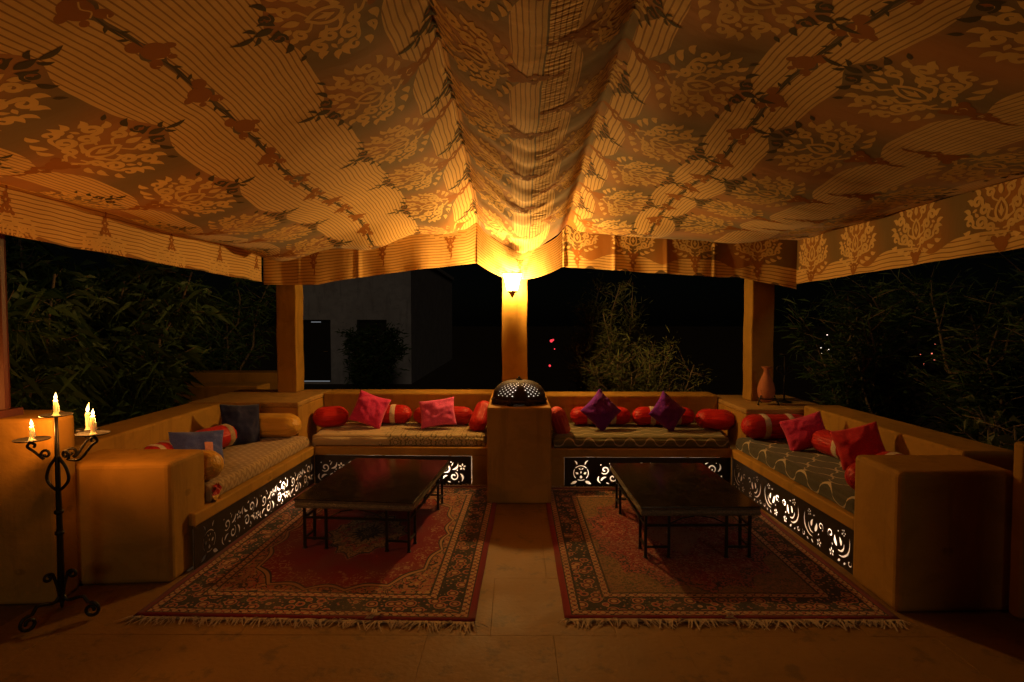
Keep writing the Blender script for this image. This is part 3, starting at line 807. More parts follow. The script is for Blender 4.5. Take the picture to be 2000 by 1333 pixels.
def mat_trellis():
    t = NT("charcoal_trellis_cloth"); uvv = t.coord("UV"); uv = t.xyz(uvv)
    wob = t.m('MULTIPLY', t.m('SUBTRACT', t.noise(uvv, 5, 2), .5), .03)
    u = t.m('ADD', uv[0], wob); v = t.m('ADD', uv[1], wob)
    S = t.m('SINE', t.m('MULTIPLY', u, 2 * PI / .30))
    S2 = t.m('MULTIPLY', t.m('SIGN', S), t.m('POWER', t.m('ABSOLUTE', S), .55))
    fam = []
    for sg in (1, -1):
        q = t.m('FRACT', t.m('ADD', t.m('DIVIDE', t.m('ADD', v, t.m('MULTIPLY', S2, .052 * sg)), .235), .25 * sg + .5))
        fam.append(t.m('LESS_THAN', t.m('ABSOLUTE', t.m('SUBTRACT', q, .5)), .030))
    line = t.m('MAXIMUM', fam[0], fam[1])
    n = t.noise(uvv, 30, 4)
    col = t.mix(line, t.mix(n, (.045, .043, .036), (.095, .09, .075)), (.52, .44, .33))
    t.bump(t.noise(uvv, 150, 2), .35, .01)
    return t.done(col, .88, .15, sheen=.2)
ZL = .3465
mattress("tan zigzag-woven mattress on the left bench", [(-1.935, 3.545), (-1.885, 5.118), (-2.63, 5.118), (-2.60, 3.545)], ZL, .105, mat_tan(), 1)
mattress("beige mattress with medallion print, on the back bench below the pink cushions", [(-1.86, 5.165), (-.285, 5.150), (-.255, 5.78), (-1.955, 5.78)], ZL, .105, mat_medallion(), 2)
mattress("olive mattress with a pale wavy line, below the purple cushions", [(.345, 5.085), (1.915, 5.085), (2.04, 5.745), (.315, 5.745)], ZL, .105, mat_wave(), 3)
mattress("charcoal trellis-patterned mattress on the right bench", [(1.972, 5.045), (2.005, 3.30), (2.565, 3.30), (2.545, 5.045)], ZL, .115, mat_trellis(), 4)

# ------------------------------------------------------------------ bolsters and cushions
RED = satin("red_satin", (.50, .010, .012)); CRIM = satin("crimson_satin", (.46, .014, .016)); CORAL = satin("coral_satin", (.66, .075, .075))
GOLD = satin("gold_satin", (.66, .36, .05)); GOLD.node_tree.nodes["Principled BSDF"].inputs["Roughness"].default_value = .3; BAND = cloth("pale_band", (.62, .50, .38)); TANB = cloth("tan_band", (.38, .26, .15))
PINK = cloth("pink_cotton", (.62, .030, .16)); PINK2 = cloth("rose_cotton", (.74, .095, .30)); PURP = cloth("purple_cotton", (.15, .010, .36))
NAVY = cloth("navy_cotton", (.008, .012, .070)); BLUE = cloth("slate_blue_cotton", (.065, .095, .40)); PEACH = cloth("peach_patch", (.62, .27, .22)); REDC = cloth("red_cotton", (.52, .014, .030)); PINKR = cloth("raspberry_cotton", (.56, .024, .12))

def bolster(label, loc, L, r, rot, mat, bands=(), bmat=BAND, seed=0, squash=.93):
    e = empty("bolster", loc, 0, label, "bolster", "bolsters on the benches"); e.rotation_euler = rot
    mb = MB(); seg = 40; n = 38; vs = []
    for i in range(n + 1):
        t = .5 - .5 * math.cos(PI * i / n); x = -L / 2 + L * t
        de = min(t, 1 - t) * L; k = min(1, de / (r * 1.15)); rr = r * (1 - (1 - k) ** 2.2) ** .5 if k < 1 else r
        rr = max(rr, .004)
        for q in range(seg):
            a = 2 * PI * q / seg
            wv = noise.noise(Vector((x * 2.2 + seed, math.cos(a) * 2.2, math.sin(a) * 2.2 + seed))) * .06
            wv += noise.noise(Vector((x * 1.2 + seed * 3, a * 3.2, seed))) * .05 * (1 if .05 < t < .95 else 0)
            pl = .05 * math.sin(a * 14 + seed) * max(0, 1 - k) if k < 1 else 0
            R2 = rr * (1 + wv + pl)
            vs.append((x, R2 * math.cos(a), R2 * math.sin(a) * squash))
    fs = [(i * seg + q, (i + 1) * seg + q, (i + 1) * seg + (q + 1) % seg, i * seg + (q + 1) % seg) for i in range(n) for q in range(seg)]
    fs += [tuple(range(seg)), tuple(range((n + 1) * seg - 1, n * seg - 1, -1))]
    mb.add(vs, fs); mb.build("body", mat, e, smooth=True)
    for bx in bands:
        mb = MB(); vs = []; wd = .05
        for i in range(5):
            x = bx - wd / 2 + wd * i / 4
            for q in range(seg):
                a = 2 * PI * q / seg
                wv = noise.noise(Vector((x * 2.2 + seed, math.cos(a) * 2.2, math.sin(a) * 2.2 + seed))) * .06 + noise.noise(Vector((x * 1.2 + seed * 3, a * 3.2, seed))) * .05
                R2 = r * (1.018 + wv) + (.003 if 0 < i < 4 else 0)
                vs.append((x, R2 * math.cos(a), R2 * math.sin(a) * squash))
        mb.add(vs, [(i * seg + q, (i + 1) * seg + q, (i + 1) * seg + (q + 1) % seg, i * seg + (q + 1) % seg) for i in range(4) for q in range(seg)])
        mb.build("band", bmat, e, smooth=True)
    return e

def cushion(label, loc, S, rot, mat, thick=.13, seed=0, patch=None, S2=None, rots=None):
    S2 = S2 or S
    mb = MB(); n = 26; vs = []; idx = {}
    def pt(i, j, side):
        u = -1 + 2 * i / n; v = -1 + 2 * j / n
        pin = .075 * (1 - abs(v) ** 1.6) * abs(u) ** 3; pin2 = .075 * (1 - abs(u) ** 1.6) * abs(v) ** 3
        x = u * (1 - pin) * S / 2; z = v * (1 - pin2) * S2 / 2
        th = (max(0, 1 - abs(u) ** 2.2) * max(0, 1 - abs(v) ** 2.2)) ** .55
        wr = .018 * noise.noise(Vector((u * 1.9 + seed, v * 1.9, side * 3 + seed))) + .009 * noise.noise(Vector((u * 4.2 + v * 1.5 + seed, v * 4.2 - u * 1.5, side * 5.0 + seed)))
        y = side * (thick / 2 * th + wr * min(1, th * 3)) + .012 * noise.noise(Vector((u * 1.4, v * 1.4, seed + 8)))
        return (x, y, z)
    for side in (-1, 1):
        for j in range(n + 1):
            for i in range(n + 1):
                if side == 1 and (i in (0, n) or j in (0, n)): idx[side, i, j] = idx[-1, i, j]
                else: idx[side, i, j] = len(vs); vs.append(pt(i, j, side))
    fs = []
    for j in range(n):
        for i in range(n):
            a = [idx[-1, i, j], idx[-1, i + 1, j], idx[-1, i + 1, j + 1], idx[-1, i, j + 1]]; fs.append(tuple(a))
            b = [idx[1, i, j], idx[1, i, j + 1], idx[1, i + 1, j + 1], idx[1, i + 1, j]]; fs.append(tuple(b))
    mb.add(vs, fs)
    if patch:
        e = empty("cushion", loc, 0, label, "cushion", "scatter cushions"); e.rotation_euler = rot
        mb.build("cover", mat, e, smooth=True)
        pb = MB(); i0, i1, j0, j1 = patch[1]; m = 8; pv = []
        for jj in range(m + 1):
            for ii in range(m + 1):
                p = pt((i0 + (i1 - i0) * ii / m), (j0 + (j1 - j0) * jj / m), -1); pv.append((p[0], p[1] - .003, p[2]))
        pb.add(pv, [(jj * (m + 1) + ii, jj * (m + 1) + ii + 1, (jj + 1) * (m + 1) + ii + 1, (jj + 1) * (m + 1) + ii) for jj in range(m) for ii in range(m)])
        pb.build("patch", patch[0], e, smooth=True)
        return e
    o = mb.build("cushion", mat, smooth=True); o.location = loc; o.rotation_euler = rot
    return tag(o, label, "cushion", "scatter cushions")

ZT = .455   # mattress top
rB = .098
# left bench
bolster("yellow satin bolster lying against the left rear corner block", (-2.235, 5.01, ZT + .108), .66, .113, (0, 0, R(-2)), GOLD, (), seed=1)
bolster("yellow bolster tucked behind the candlelit arm block", (-2.17, 3.655, ZT + .100), .52, .105, (0, 0, R(1)), GOLD, (), seed=2)
bolster("red bolster with a pale band, half hidden behind the candlelit arm block", (-2.49, 3.98, ZT + .092), .42, .095, (0, 0, R(88)), RED, (.02, -.1), seed=3)
bolster("red bolster with a tan band between the slate blue and the navy cushions", (-2.42, 4.52, ZT + .095), .40, .098, (0, 0, R(72)), RED, (.10,), TANB, seed=4)
cushion("slate blue cushion with a peach patch on the left bench", (-2.30, 4.06, ZT + .115), .36, (R(-28), R(4), R(36)), BLUE, .11, 3, patch=(PEACH, (16, 20, 8, 16)), S2=.27)
cushion("large dark navy cushion standing on the left bench against the wall", (-2.33, 4.78, ZT + .155), .34, (R(-16), R(6), R(50)), NAVY, .12, 5, S2=.36)
mb = MB()
for q in range(1):
    vs = []; n = 12
    for i in range(n + 1):
        t = i / n
        for k in range(6):
            s = k / 5
            vs.append((-.02 + .012 * math.sin(t * 9 + k), .012 + s * .075 + .006 * math.sin(t * 7 + k * 2), .10 - t * .115 + .004 * math.sin(k * 3)))
    mb.add([(p[0], p[1], p[2]) for p in vs], [(i * 6 + k, i * 6 + k + 1, (i + 1) * 6 + k + 1, (i + 1) * 6 + k) for i in range(n) for k in range(5)])
    mb.add([(p[0] + .012, p[1], p[2]) for p in vs], [(i * 6 + k, i * 6 + k + 1, (i + 1) * 6 + k + 1, (i + 1) * 6 + k) for i in range(n) for k in range(5)], 0)
    mb.m = [(0 if (f[0] % 78) // 6 < 7 else 1) for f in mb.f]
o = mb.build("cloth_end", [CRIM, GOLD], smooth=True); o.location = (-1.90, 3.538, .352)
tag(o, "red and gold cloth end hanging over the ledge beside the candlelit arm block", "cloth")

# back bench, left half
bolster("plain red bolster in the back left corner beside the yellow one", (-1.80, 5.50, ZT + .100), .34, .105, (0, 0, R(28)), RED, (), seed=6)
bolster("red bolster with pale bands behind the crimson pink cushion", (-1.32, 5.66, ZT + .100), .56, .100, (0, 0, R(1)), RED, (-.14, .10), seed=7)
cushion("crimson pink cushion set cornerwise on the back bench", (-1.41, 5.475, ZT + .175), .315, (R(-22), R(20), R(6)), PINK, .13, 11)
bolster("red bolster with a pale band behind the rose pink cushion", (-.72, 5.63, ZT + .095), .60, .096, (0, 0, R(-2)), CRIM, (-.14,), seed=8)
cushion("rose pink cushion leaning on a red bolster, next to the centre pier", (-.752, 5.455, ZT + .148), .345, (R(-24), R(-7), R(4)), PINK2, .13, 12, S2=.275)
bolster("red bolster propped upright against the left side of the centre pier", (-.335, 5.43, ZT + .120), .36, .085, (R(0), R(-38), R(70)), RED, (), seed=9)
# back bench, right half
bolster("coral bolster propped upright against the right side of the centre pier", (.405, 5.22, ZT + .105), .34, .080, (0, R(52), R(62)), CORAL, (), seed=10)
bolster("red bolster with pale bands behind the left purple cushion", (.84, 5.62, ZT + .095), .60, .097, (0, 0, R(-1)), RED, (-.11, .12), seed=11)
cushion("purple cushion standing on its corner, nearer the centre pier", (.815, 5.40, ZT + .178), .305, (R(-22), R(45), 0), PURP, .13, 13)
bolster("red bolster with pale bands behind the right purple cushion", (1.46, 5.60, ZT + .093), .62, .096, (0, 0, R(1)), RED, (-.12, .13), seed=12)
cushion("purple cushion standing on its corner, farther from the centre pier", (1.445, 5.385, ZT + .170), .300, (R(-24), R(40), R(3)), PURP, .13, 14)
bolster("plain red bolster in the back right corner beside the banded one", (1.90, 5.40, ZT + .098), .36, .102, (0, 0, R(-24)), RED, (), seed=13)
# right bench
bolster("long red bolster with two pale bands against the right corner block", (2.265, 4.93, ZT + .118), .60, .112, (0, 0, R(2)), RED, (-.115, .10), seed=14)
cushion("raspberry cushion leaning on the charcoal mattress of the right bench", (2.30, 4.50, ZT + .150), .315, (R(-14), R(-20), R(-22)), PINKR, .13, 15, S2=.27)
bolster("red bolster with a pale band seen end on between two cushions", (2.42, 4.28, ZT + .102), .46, .100, (0, 0, R(-82)), RED, (.10,), seed=15)
cushion("bright red cushion on the right bench above the shadowed arm block", (2.37, 3.90, ZT + .165), .30, (R(-12), R(-19), R(-28)), REDC, .13, 16)
bolster("dark red bolster with pale bands behind the shadowed arm block", (2.45, 3.56, ZT + .098), .46, .096, (0, 0, R(-84)), CRIM, (.06, -.08), seed=16)
bolster("red bolster lying against the inner side of the shadowed arm block", (2.24, 3.372, ZT + .106), .52, .100, (0, 0, R(-2)), RED, (), seed=17)

# ------------------------------------------------------------------ rugs
def rug_mat(name, W, L, style):
    t = NT(name); o = t.coord(); c = t.xyz(o); x, y = c[0], c[1]
    ax = t.m('ABSOLUTE', x); ay = t.m('ABSOLUTE', y)
    dx = t.m('SUBTRACT', W / 2, ax); dy = t.m('SUBTRACT', L / 2, ay); d = t.m('MINIMUM', dx, dy)
    vf = t.voro(o, 40); vc = t.voro(o, 40, 'F1', 1); big = t.voro(o, 14); nz = t.noise(o, 40, 3, .6, 1.6)
    MAR = (.17, .010, .016) if style == 0 else (.19, .013, .018); DK = (.026, .022, .022); BE = (.38, .23, .125); RO = (.30, .075, .055); GR = (.075, .07, .035)
    # blossoms
    rg = t.m('SUBTRACT', t.m('FRACT', t.m('MULTIPLY', big, 7.0)), .5)
    bloom = t.ramp(big, [(0, BE), (.20, (.30, .13, .05)), (.26, DK), (.34, RO), (.42, BE), (.47, DK)], True)
    scat = t.mix(t.step(vf, .30, .03), DK, t.mix(t.xyz(vc)[0], RO, BE))
    scat = t.mix(t.step(nz, .40, .02), scat, GR)
    border = t.mix(t.step(big, .46), scat, bloom)
    # guard stripes: little repeated lozenges
    run = t.m('FRACT', t.m('MULTIPLY', t.m('ADD', x, y), 22)); run2 = t.m('FRACT', t.m('MULTIPLY', t.m('SUBTRACT', x, y), 22))
    loz = t.m('LESS_THAN', t.m('MULTIPLY', t.m('ABSOLUTE', t.m('SUBTRACT', run, .5)), t.m('ABSOLUTE', t.m('SUBTRACT', run2, .5))), .035)
    guard = t.mix(loz, BE, t.mix(t.step(nz, .5, .02), RO, DK))
    # field
    th = t.m('ARCTAN2', t.m('DIVIDE', y, L), t.m('DIVIDE', x, W))
    ex = t.m('DIVIDE', x, W * .5 - .28); ey = t.m('DIVIDE', y, L * .5 - .28)
    if style == 0:
        rad = t.m('ADD', t.m('POWER', t.m('ABSOLUTE', ex), 3.0), t.m('POWER', t.m('ABSOLUTE', ey), 3.0))
        sc_ = t.m('MULTIPLY', t.m('ABSOLUTE', t.m('SINE', t.m('MULTIPLY', th, 9))), .16)
        rad = t.m('ADD', rad, sc_)
        tanf = t.mix(t.step(nz, .49, .02), (.30, .175, .08), RO); tanf = t.mix(t.step(t.m('ABSOLUTE', t.m('SUBTRACT', t.noise(o, 15, 2, .5, 1.), .5)), .03, .012), tanf, DK); tanf = t.mix(t.step(vf, .22, .03), tanf, DK); tanf = t.mix(t.step(big, .20, .02), tanf, (.38, .24, .11))
        field = t.ramp(rad, [(0, MAR), (.86, DK), (.90, (.32, .19, .09)), (.97, DK), (1.0, BE)], True)
        field = t.mix(t.m('GREATER_THAN', rad, 1.0), field, tanf)
        # medallion
        mx = t.m('ABSOLUTE', t.m('DIVIDE', x, .30)); my = t.m('ABSOLUTE', t.m('DIVIDE', y, .46))
        mr = t.m('ADD', t.m('ADD', t.m('POWER', mx, 1.35), t.m('POWER', my, 1.35)), t.m('MULTIPLY', t.m('ABSOLUTE', t.m('SINE', t.m('MULTIPLY', th, 8))), .14))
        md = t.ramp(mr, [(0, (.34, .20, .09)), (.10, DK), (.30, (.32, .20, .10)), (.50, RO), (.62, (.30, .19, .09)), (.88, DK), (.94, RO)], True)
        md = t.mix(t.m('MULTIPLY', t.step(nz, .47, .02), .85), md, DK); md = t.mix(t.step(vf, .20, .03), md, BE)
        field = t.mix(t.m('LESS_THAN', mr, 1.0), field, md)
        field = t.mix(t.m('MULTIPLY', t.m('MULTIPLY', t.m('GREATER_THAN', rad, .50), t.step(t.noise(o, 26, 3, .6, 2.), .43, .02)), t.m('LESS_THAN', rad, .86)), field, (.30, .16, .085))
    else:
        tanf = t.mix(t.step(nz, .45, .02), (.23, .12, .055), GR); tanf = t.mix(t.step(vf, .20, .03), tanf, RO); tanf = t.mix(t.step(t.noise(o, 60, 2), .45, .02), tanf, (.13, .075, .035))
        mr = t.m('ADD', t.m('ADD', t.m('POWER', t.m('ABSOLUTE', t.m('DIVIDE', x, .60)), 2.0), t.m('POWER', t.m('ABSOLUTE', t.m('DIVIDE', y, .86)), 2.0)), t.m('MULTIPLY', t.m('ABSOLUTE', t.m('SINE', t.m('MULTIPLY', th, 8))), .20))
        md = t.mix(t.step(t.noise(o, 30, 3, .6, 2.), .46, .02), MAR, (.32, .15, .10)); md = t.mix(t.step(vf, .22, .03), md, DK)
        ring = t.mix(t.step(nz, .5, .02), RO, DK)
        field = t.mix(t.m('LESS_THAN', mr, 1.0), tanf, t.mix(t.m('LESS_THAN', mr, .78), ring, md))
        m2 = t.m('ADD', t.m('ABSOLUTE', t.m('DIVIDE', x, .20)), t.m('ABSOLUTE', t.m('DIVIDE', y, .34)))
        field = t.mix(t.m('LESS_THAN', m2, 1.0), field, t.mix(t.step(vf, .26, .03), (.24, .10, .06), MAR))
    sel = t.ramp(d, [(0, (0, 0, 0)), (.035, (1, 0, 0)), (.050, (0, 0, 0))], True)
    g1 = t.m('MULTIPLY', t.m('GREATER_THAN', d, .042), t.m('LESS_THAN', d, .078))
    b1 = t.m('MULTIPLY', t.m('GREATER_THAN', d, .090), t.m('LESS_THAN', d, .215))
    g2 = t.m('MULTIPLY', t.m('GREATER_THAN', d, .227), t.m('LESS_THAN', d, .262))
    fi = t.m('GREATER_THAN', d, .274)
    col = t.mix(t.m('GREATER_THAN', d, .036), MAR, DK)
    col = t.mix(g1, col, guard); col = t.mix(b1, col, border); col = t.mix(g2, col, guard); col = t.mix(fi, col, field)
    wear = t.noise(o, 3, 4); col = t.mix(t.m('MULTIPLY', t.step(wear, .45, .1), .3), col, (.13, .08, .05))
    t.bump(t.noise(o, 330, 2), .5, .004)
    return t.done(col, .95, .1, sheen=.1)
FRINGE = cloth("fringe_yarn", (.48, .35, .21))
def rug(label, poly, style, seed, tufts):
    cx = sum(p[0] for p in poly) / 4; cy = sum(p[1] for p in poly) / 4
    e = empty("rug", (cx, cy, .002), 0, label, "rug", "patterned rugs on the stone floor")
    A = [Vector((p[0] - cx, p[1] - cy, 0)) for p in poly]
    W = (A[1] - A[0]).length; L = (A[3] - A[0]).length
    rz = math.atan2((A[1] - A[0]).y + (A[2] - A[3]).y, (A[1] - A[0]).x + (A[2] - A[3]).x)
    mb = MB(); nu, nv = 44, 56; vs = []
    for lay_ in (0, 1):
        for j in range(nv + 1):
            for i in range(nu + 1):
                x = -W / 2 + W * i / nu; y = -L / 2 + L * j / nv
                z = .001 if not lay_ else .009 + .0025 * noise.noise(Vector((x * 3 + seed, y * 3, 1))) + .0012 * noise.noise(Vector((x * 9, y * 9 + seed, 1)))
                ed = .006 * noise.noise(Vector((y * 2 + seed, 0, 4)))
                vs.append((x + ed, y + .006 * noise.noise(Vector((x * 2, seed, 7))), z))
    n1 = (nu + 1) * (nv + 1); fs = [(n1 + j * (nu + 1) + i, n1 + j * (nu + 1) + i + 1, n1 + (j + 1) * (nu + 1) + i + 1, n1 + (j + 1) * (nu + 1) + i) for j in range(nv) for i in range(nu)]
    bd = [i for i in range(nu)] + [j * (nu + 1) + nu for j in range(nv)] + [nv * (nu + 1) + i for i in range(nu, 0, -1)] + [j * (nu + 1) for j in range(nv, 0, -1)]
    fs += [(bd[k], bd[(k + 1) % len(bd)], n1 + bd[(k + 1) % len(bd)], n1 + bd[k]) for k in range(len(bd))]
    mb.add(vs, fs); o = mb.build("pile", rug_mat("rug_pile_%d" % style, W, L, style), e, smooth=True); o.rotation_euler = (0, 0, rz)
    rr = random.Random(seed)
    for end in (-1, 1):
        mb = MB(); n = 330 if end < 0 else 160
        for k in range(n):
            x = -W / 2 + W * (k + rr.random()) / n; y0 = end * (L / 2 - .004); ln = rr.uniform(.040, .085) * (0.85 + .8 * abs(noise.noise(Vector((x * 7, seed, .5))))); an = rr.gauss(.35 * math.sin(x * 13 + seed) + .3 * math.sin(x * 31), .6)
            up = rr.uniform(.003, .014); base = .006
            for tx in tufts:
                if end < 0 and abs(x - tx) < .018: an += PI * .93 + rr.gauss(0, .25); base = .013; up = .022
            pts = []
            for q in range(4):
                s = q / 3; b = an * (0.5 + .5 * s)
                pts.append((x + ln * s * math.sin(b), y0 + end * ln * s * math.cos(b), base + up * math.sin(PI * min(1, s * 1.1)) - (base - .003) * s * (1 if base < .01 else .2)))
            wd = rr.uniform(.0028, .0065); vsx = []
            for q, p in enumerate(pts):
                ww = wd * (1 - .5 * q / 3); vsx += [(p[0] - ww, p[1], p[2]), (p[0] + ww, p[1], p[2] + .001)]
            mb.add(vsx, [(2 * q, 2 * q + 1, 2 * q + 3, 2 * q + 2) for q in range(3)])
        mb.box(-W / 2 + .003, W / 2 - .003, end * (L / 2 + .004) - .010, end * (L / 2 + .004) + .008, .0015, .0085)
        f = mb.build("fringe", FRINGE, e); f["kind"] = "stuff"; f.rotation_euler = (0, 0, rz)
    return e
rug("maroon medallion rug with black floral border and pale fringe, under the left table", [(-1.905, 2.80), (-.180, 2.755), (-.185, 5.04), (-1.86, 5.09)], 0, 21, (.33,))
rug("beige rug with a red central oval and dark floral border, under the right table", [(.245, 2.785), (1.915, 2.765), (1.905, 5.02), (.262, 5.00)], 1, 33, (-.02,))

# ------------------------------------------------------------------ low tables
def marble():
    t = NT("black_marble"); o = t.coord()
    n = t.noise(o, 3.2, 8, .65, 1.6); v = t.m('ABSOLUTE', t.m('SUBTRACT', n, .5))
    v2 = t.m('ABSOLUTE', t.m('SUBTRACT', t.noise(t.scale(o, 1, 1.6, 6), 7, 8, .7, 2.5), .5))
    vein = t.m('MAXIMUM', t.step(v, .012, .010), t.m('MULTIPLY', t.step(v2, .018, .016), .7))
    col = t.mix(t.m("MULTIPLY", vein, .35), t.mix(n, (.007, .006, .005), (.016, .012, .010)), (.10, .07, .05))
    return t.done(col, .16, .22)
def marble_edge():
    t = NT("rough_marble_edge"); o = t.coord(); n = t.noise(t.scale(o, 1, 1, 2.5), 17, 8, .7, 2.2)
    t.bump(n, .7, .01)
    return t.done(t.ramp(n, [(.30, (.03, .025, .02)), (.46, (.17, .14, .10)), (.55, (.06, .05, .04)), (.70, (.36, .30, .22))]), .5, .4)
MARB = marble(); MEDGE = marble_edge()
def table(label, cx, cy, W, L, rz, top=.352):
    e = empty("low_table", (cx, cy, 0.0115), rz, label, "table", "low marble topped tables")
    top -= .0115
    mb = MB(); mb.box(-W / 2, W / 2, -L / 2, L / 2, top - .007, top); tp = mb.build("table_top", MARB, e, bevel=.003)
    mb = MB(); n = 30; edge = []
    th = .058
    ring = [(-W / 2 + W * i / n, -L / 2) for i in range(n)] + [(W / 2, -L / 2 + L * i / n) for i in range(n)] + [(W / 2 - W * i / n, L / 2) for i in range(n)] + [(-W / 2, L / 2 - L * i / n) for i in range(n)]
    m = len(ring); vs = []
    for z, k in ((top - .0072, .004), (top - .025, -.004), (top - .042, .003), (top - th, -.002)):
        for i, (x, y) in enumerate(ring):
            q = k + .005 * noise.noise(Vector((x * 14, y * 14, z * 60)))
            vs.append((x * (1 - (.004 - q) / (W / 2)), y * (1 - (.004 - q) / (L / 2)), z))
    fs = [(a * m + (i + 1) % m, a * m + i, (a + 1) * m + i, (a + 1) * m + (i + 1) % m) for a in range(3) for i in range(m)] + [tuple(range(3 * m, 4 * m))[::1], tuple(range(m - 1, -1, -1))]
    mb.add(vs, fs); mb.build("stone_edge", MEDGE, tp)
    r = .0085; zt = top - th - .001; ix = W / 2 - .045; iy = L / 2 - .06; inn = .145
    for sx in (-1, 1):
        for sy in (-1, 1):
            for (lx, ly) in ((sx * ix, sy * iy), (sx * (ix - inn), sy * iy), (sx * ix, sy * (iy - inn))):
                mb = MB(); mb.box(lx - r, lx + r, ly - r, ly + r, .006, zt); mb.box(lx - r * 1.5, lx + r * 1.5, ly - r * 1.5, ly + r * 1.5, 0, .006)
                mb.build("leg", IRON, e, bevel=.002)
            mb = MB(); q = r * .75
            mb.box(*sorted((sx * (ix - r), sx * (ix - inn + r))), sy * iy - q, sy * iy + q, .062, .062 + 2 * q)
            mb.box(sx * ix - q, sx * ix + q, *sorted((sy * (iy - r), sy * (iy - inn + r))), .062, .062 + 2 * q)
            mb.build("corner_brace", IRON, e)
    q = r * .8
    for sy in (-1, 1):
        mb = MB(); mb.box(-ix + r, ix - r, sy * iy - q, sy * iy + q, .198, .198 + 2 * q); mb.box(-ix - r, ix + r, sy * iy - q, sy * iy + q, zt - .016, zt - .0005); mb.build("rail", IRON, e)
        mb = MB()
        for s in (-1, 1):
            mb.tube([(s * .02, sy * iy, zt - .018), (s * .10, sy * iy, .25), (s * .17, sy * iy, .217)], .004, 6)
        mb.build("scroll_brace", IRON, e)
    for sx in (-1, 1):
        mb = MB(); mb.box(sx * ix - q, sx * ix + q, -iy + r, iy - r, .198, .198 + 2 * q); mb.box(sx * ix - q, sx * ix + q, -iy + r, iy - r, zt - .016, zt - .0005); mb.build("rail", IRON, e)
    return e
table("low black marble table with iron legs on the maroon rug", -.985, 4.105, .785, 1.09, R(-5.2))
table("low black marble table with iron legs on the beige rug", 1.133, 3.995, .742, 1.07, R(0.8))

# ------------------------------------------------------------------ iron candelabrum and candles
cb = empty("candelabrum", (-2.262, 2.77, 0), 0, "tall wrought iron candelabrum with scrolled arms and feet, at the left", "candelabrum")
mb = MB(); mb.tube([(0, 0, .10), (0.002, 0, .45), (0, 0, .80), (0, 0, 1.025)], [.016, .014, .011, .008], 10)
mb.build("pole", IRON, cb, smooth=True)
for z in (.55, .445):
    mb = MB(); mb.lathe([(.014, z - .012), (.020, z - .006), (.020, z + .006), (.014, z + .012)], 14); mb.build("collar", IRON, cb, smooth=True)
for s in (-1, 1):
    mb = MB(); pts = smooth_pts([(0, 0, .655), (s * .030, 0, .675), (s * .054, 0, .715), (s * .042, 0, .770), (s * .012, 0, .815), (s * .004, 0, .83)], 7)
    mb.tube(pts, .0075, 8); mb.build("lyre_scroll", IRON, cb, smooth=True)
def arm(az, reach, ztray, pr):
    d = Vector((math.cos(az), math.sin(az), 0)); q = lambda r, z: d * r + Vector((0, 0, z))
    mb = MB(); sp = [(.052 + .026 * (1 - k / 16 * .72) * math.cos(-1.2 + k / 16 * 2 * PI * 1.2), .838 + .026 * (1 - k / 16 * .72) * math.sin(-1.2 + k / 16 * 2 * PI * 1.2)) for k in range(16, -1, -1)]
    pts = [q(a, b) for a, b in sp] + smooth_pts([q(.062, .815), q(reach * .62, .820), q(reach * .95, ztray - .052), q(reach + .022, ztray - .030), q(reach + .010, ztray - .012), q(reach - .012, ztray - .018), q(reach - .008, ztray - .034)], 5)[1:]
    mb.tube(pts, .0065, 8); mb.build("arm", IRON, cb, smooth=True)
    mb = MB(); mb.tube([q(reach, ztray - .014), q(reach, ztray)], .005, 8); pr_ = [(.001, ztray - .001), (.05, ztray), (pr - .006, ztray + .003), (pr, ztray + .009), (pr - .002, ztray + .010), (pr - .008, ztray + .005), (.05, ztray + .003), (.001, ztray + .002)]
    mb.lathe(pr_, 28, M=Matrix.Translation(q(reach, 0))); mb.build("drip_tray", IRON, cb, smooth=True)
    return q(reach, ztray + .0025)
c_left = arm(R(186), .113, .906, .076)
c_right = arm(R(-13), .225, .944, .072)
c_back = arm(R(44), .125, .938, .050)
mb = MB(); mb.lathe([(.001, 1.024), (.05, 1.026), (.064, 1.029), (.070, 1.035), (.068, 1.036), (.060, 1.031), (.05, 1.029), (.001, 1.028)], 28); mb.build("drip_tray", IRON, cb, smooth=True)
for az in (R(-118), R(8), R(128)):
    d = Vector((math.cos(az), math.sin(az), 0)); q = lambda r, z: d * r + Vector((0, 0, z))
    sp = [(.135 + .040 * (1 - k / 20 * .70) * math.cos(1.9 - k / 20 * 2 * PI * 1.35), .047 + .040 * (1 - k / 20 * .70) * math.sin(1.9 - k / 20 * 2 * PI * 1.35)) for k in range(21)]
    pts = smooth_pts([q(.006, .13), q(.03, .105), q(.075, .115), q(.105, .118)], 5)[:-1] + [q(a, b) for a, b in sp]
    mb = MB(); mb.tube(pts, .0085, 8); mb.build("foot_scroll", IRON, cb, smooth=True)
    sp = [(.052 + .022 * (1 - k / 16 * .7) * math.cos(2.6 - k / 16 * 2 * PI * 1.2), .235 + .022 * (1 - k / 16 * .7) * math.sin(2.6 - k / 16 * 2 * PI * 1.2)) for k in range(17)]
    pts = smooth_pts([q(.008, .13), q(.016, .18), q(.030, .235)], 5) + [q(a, b) for a, b in sp]
    mb = MB(); mb.tube(pts, .007, 8); mb.build("base_scroll", IRON, cb, smooth=True)

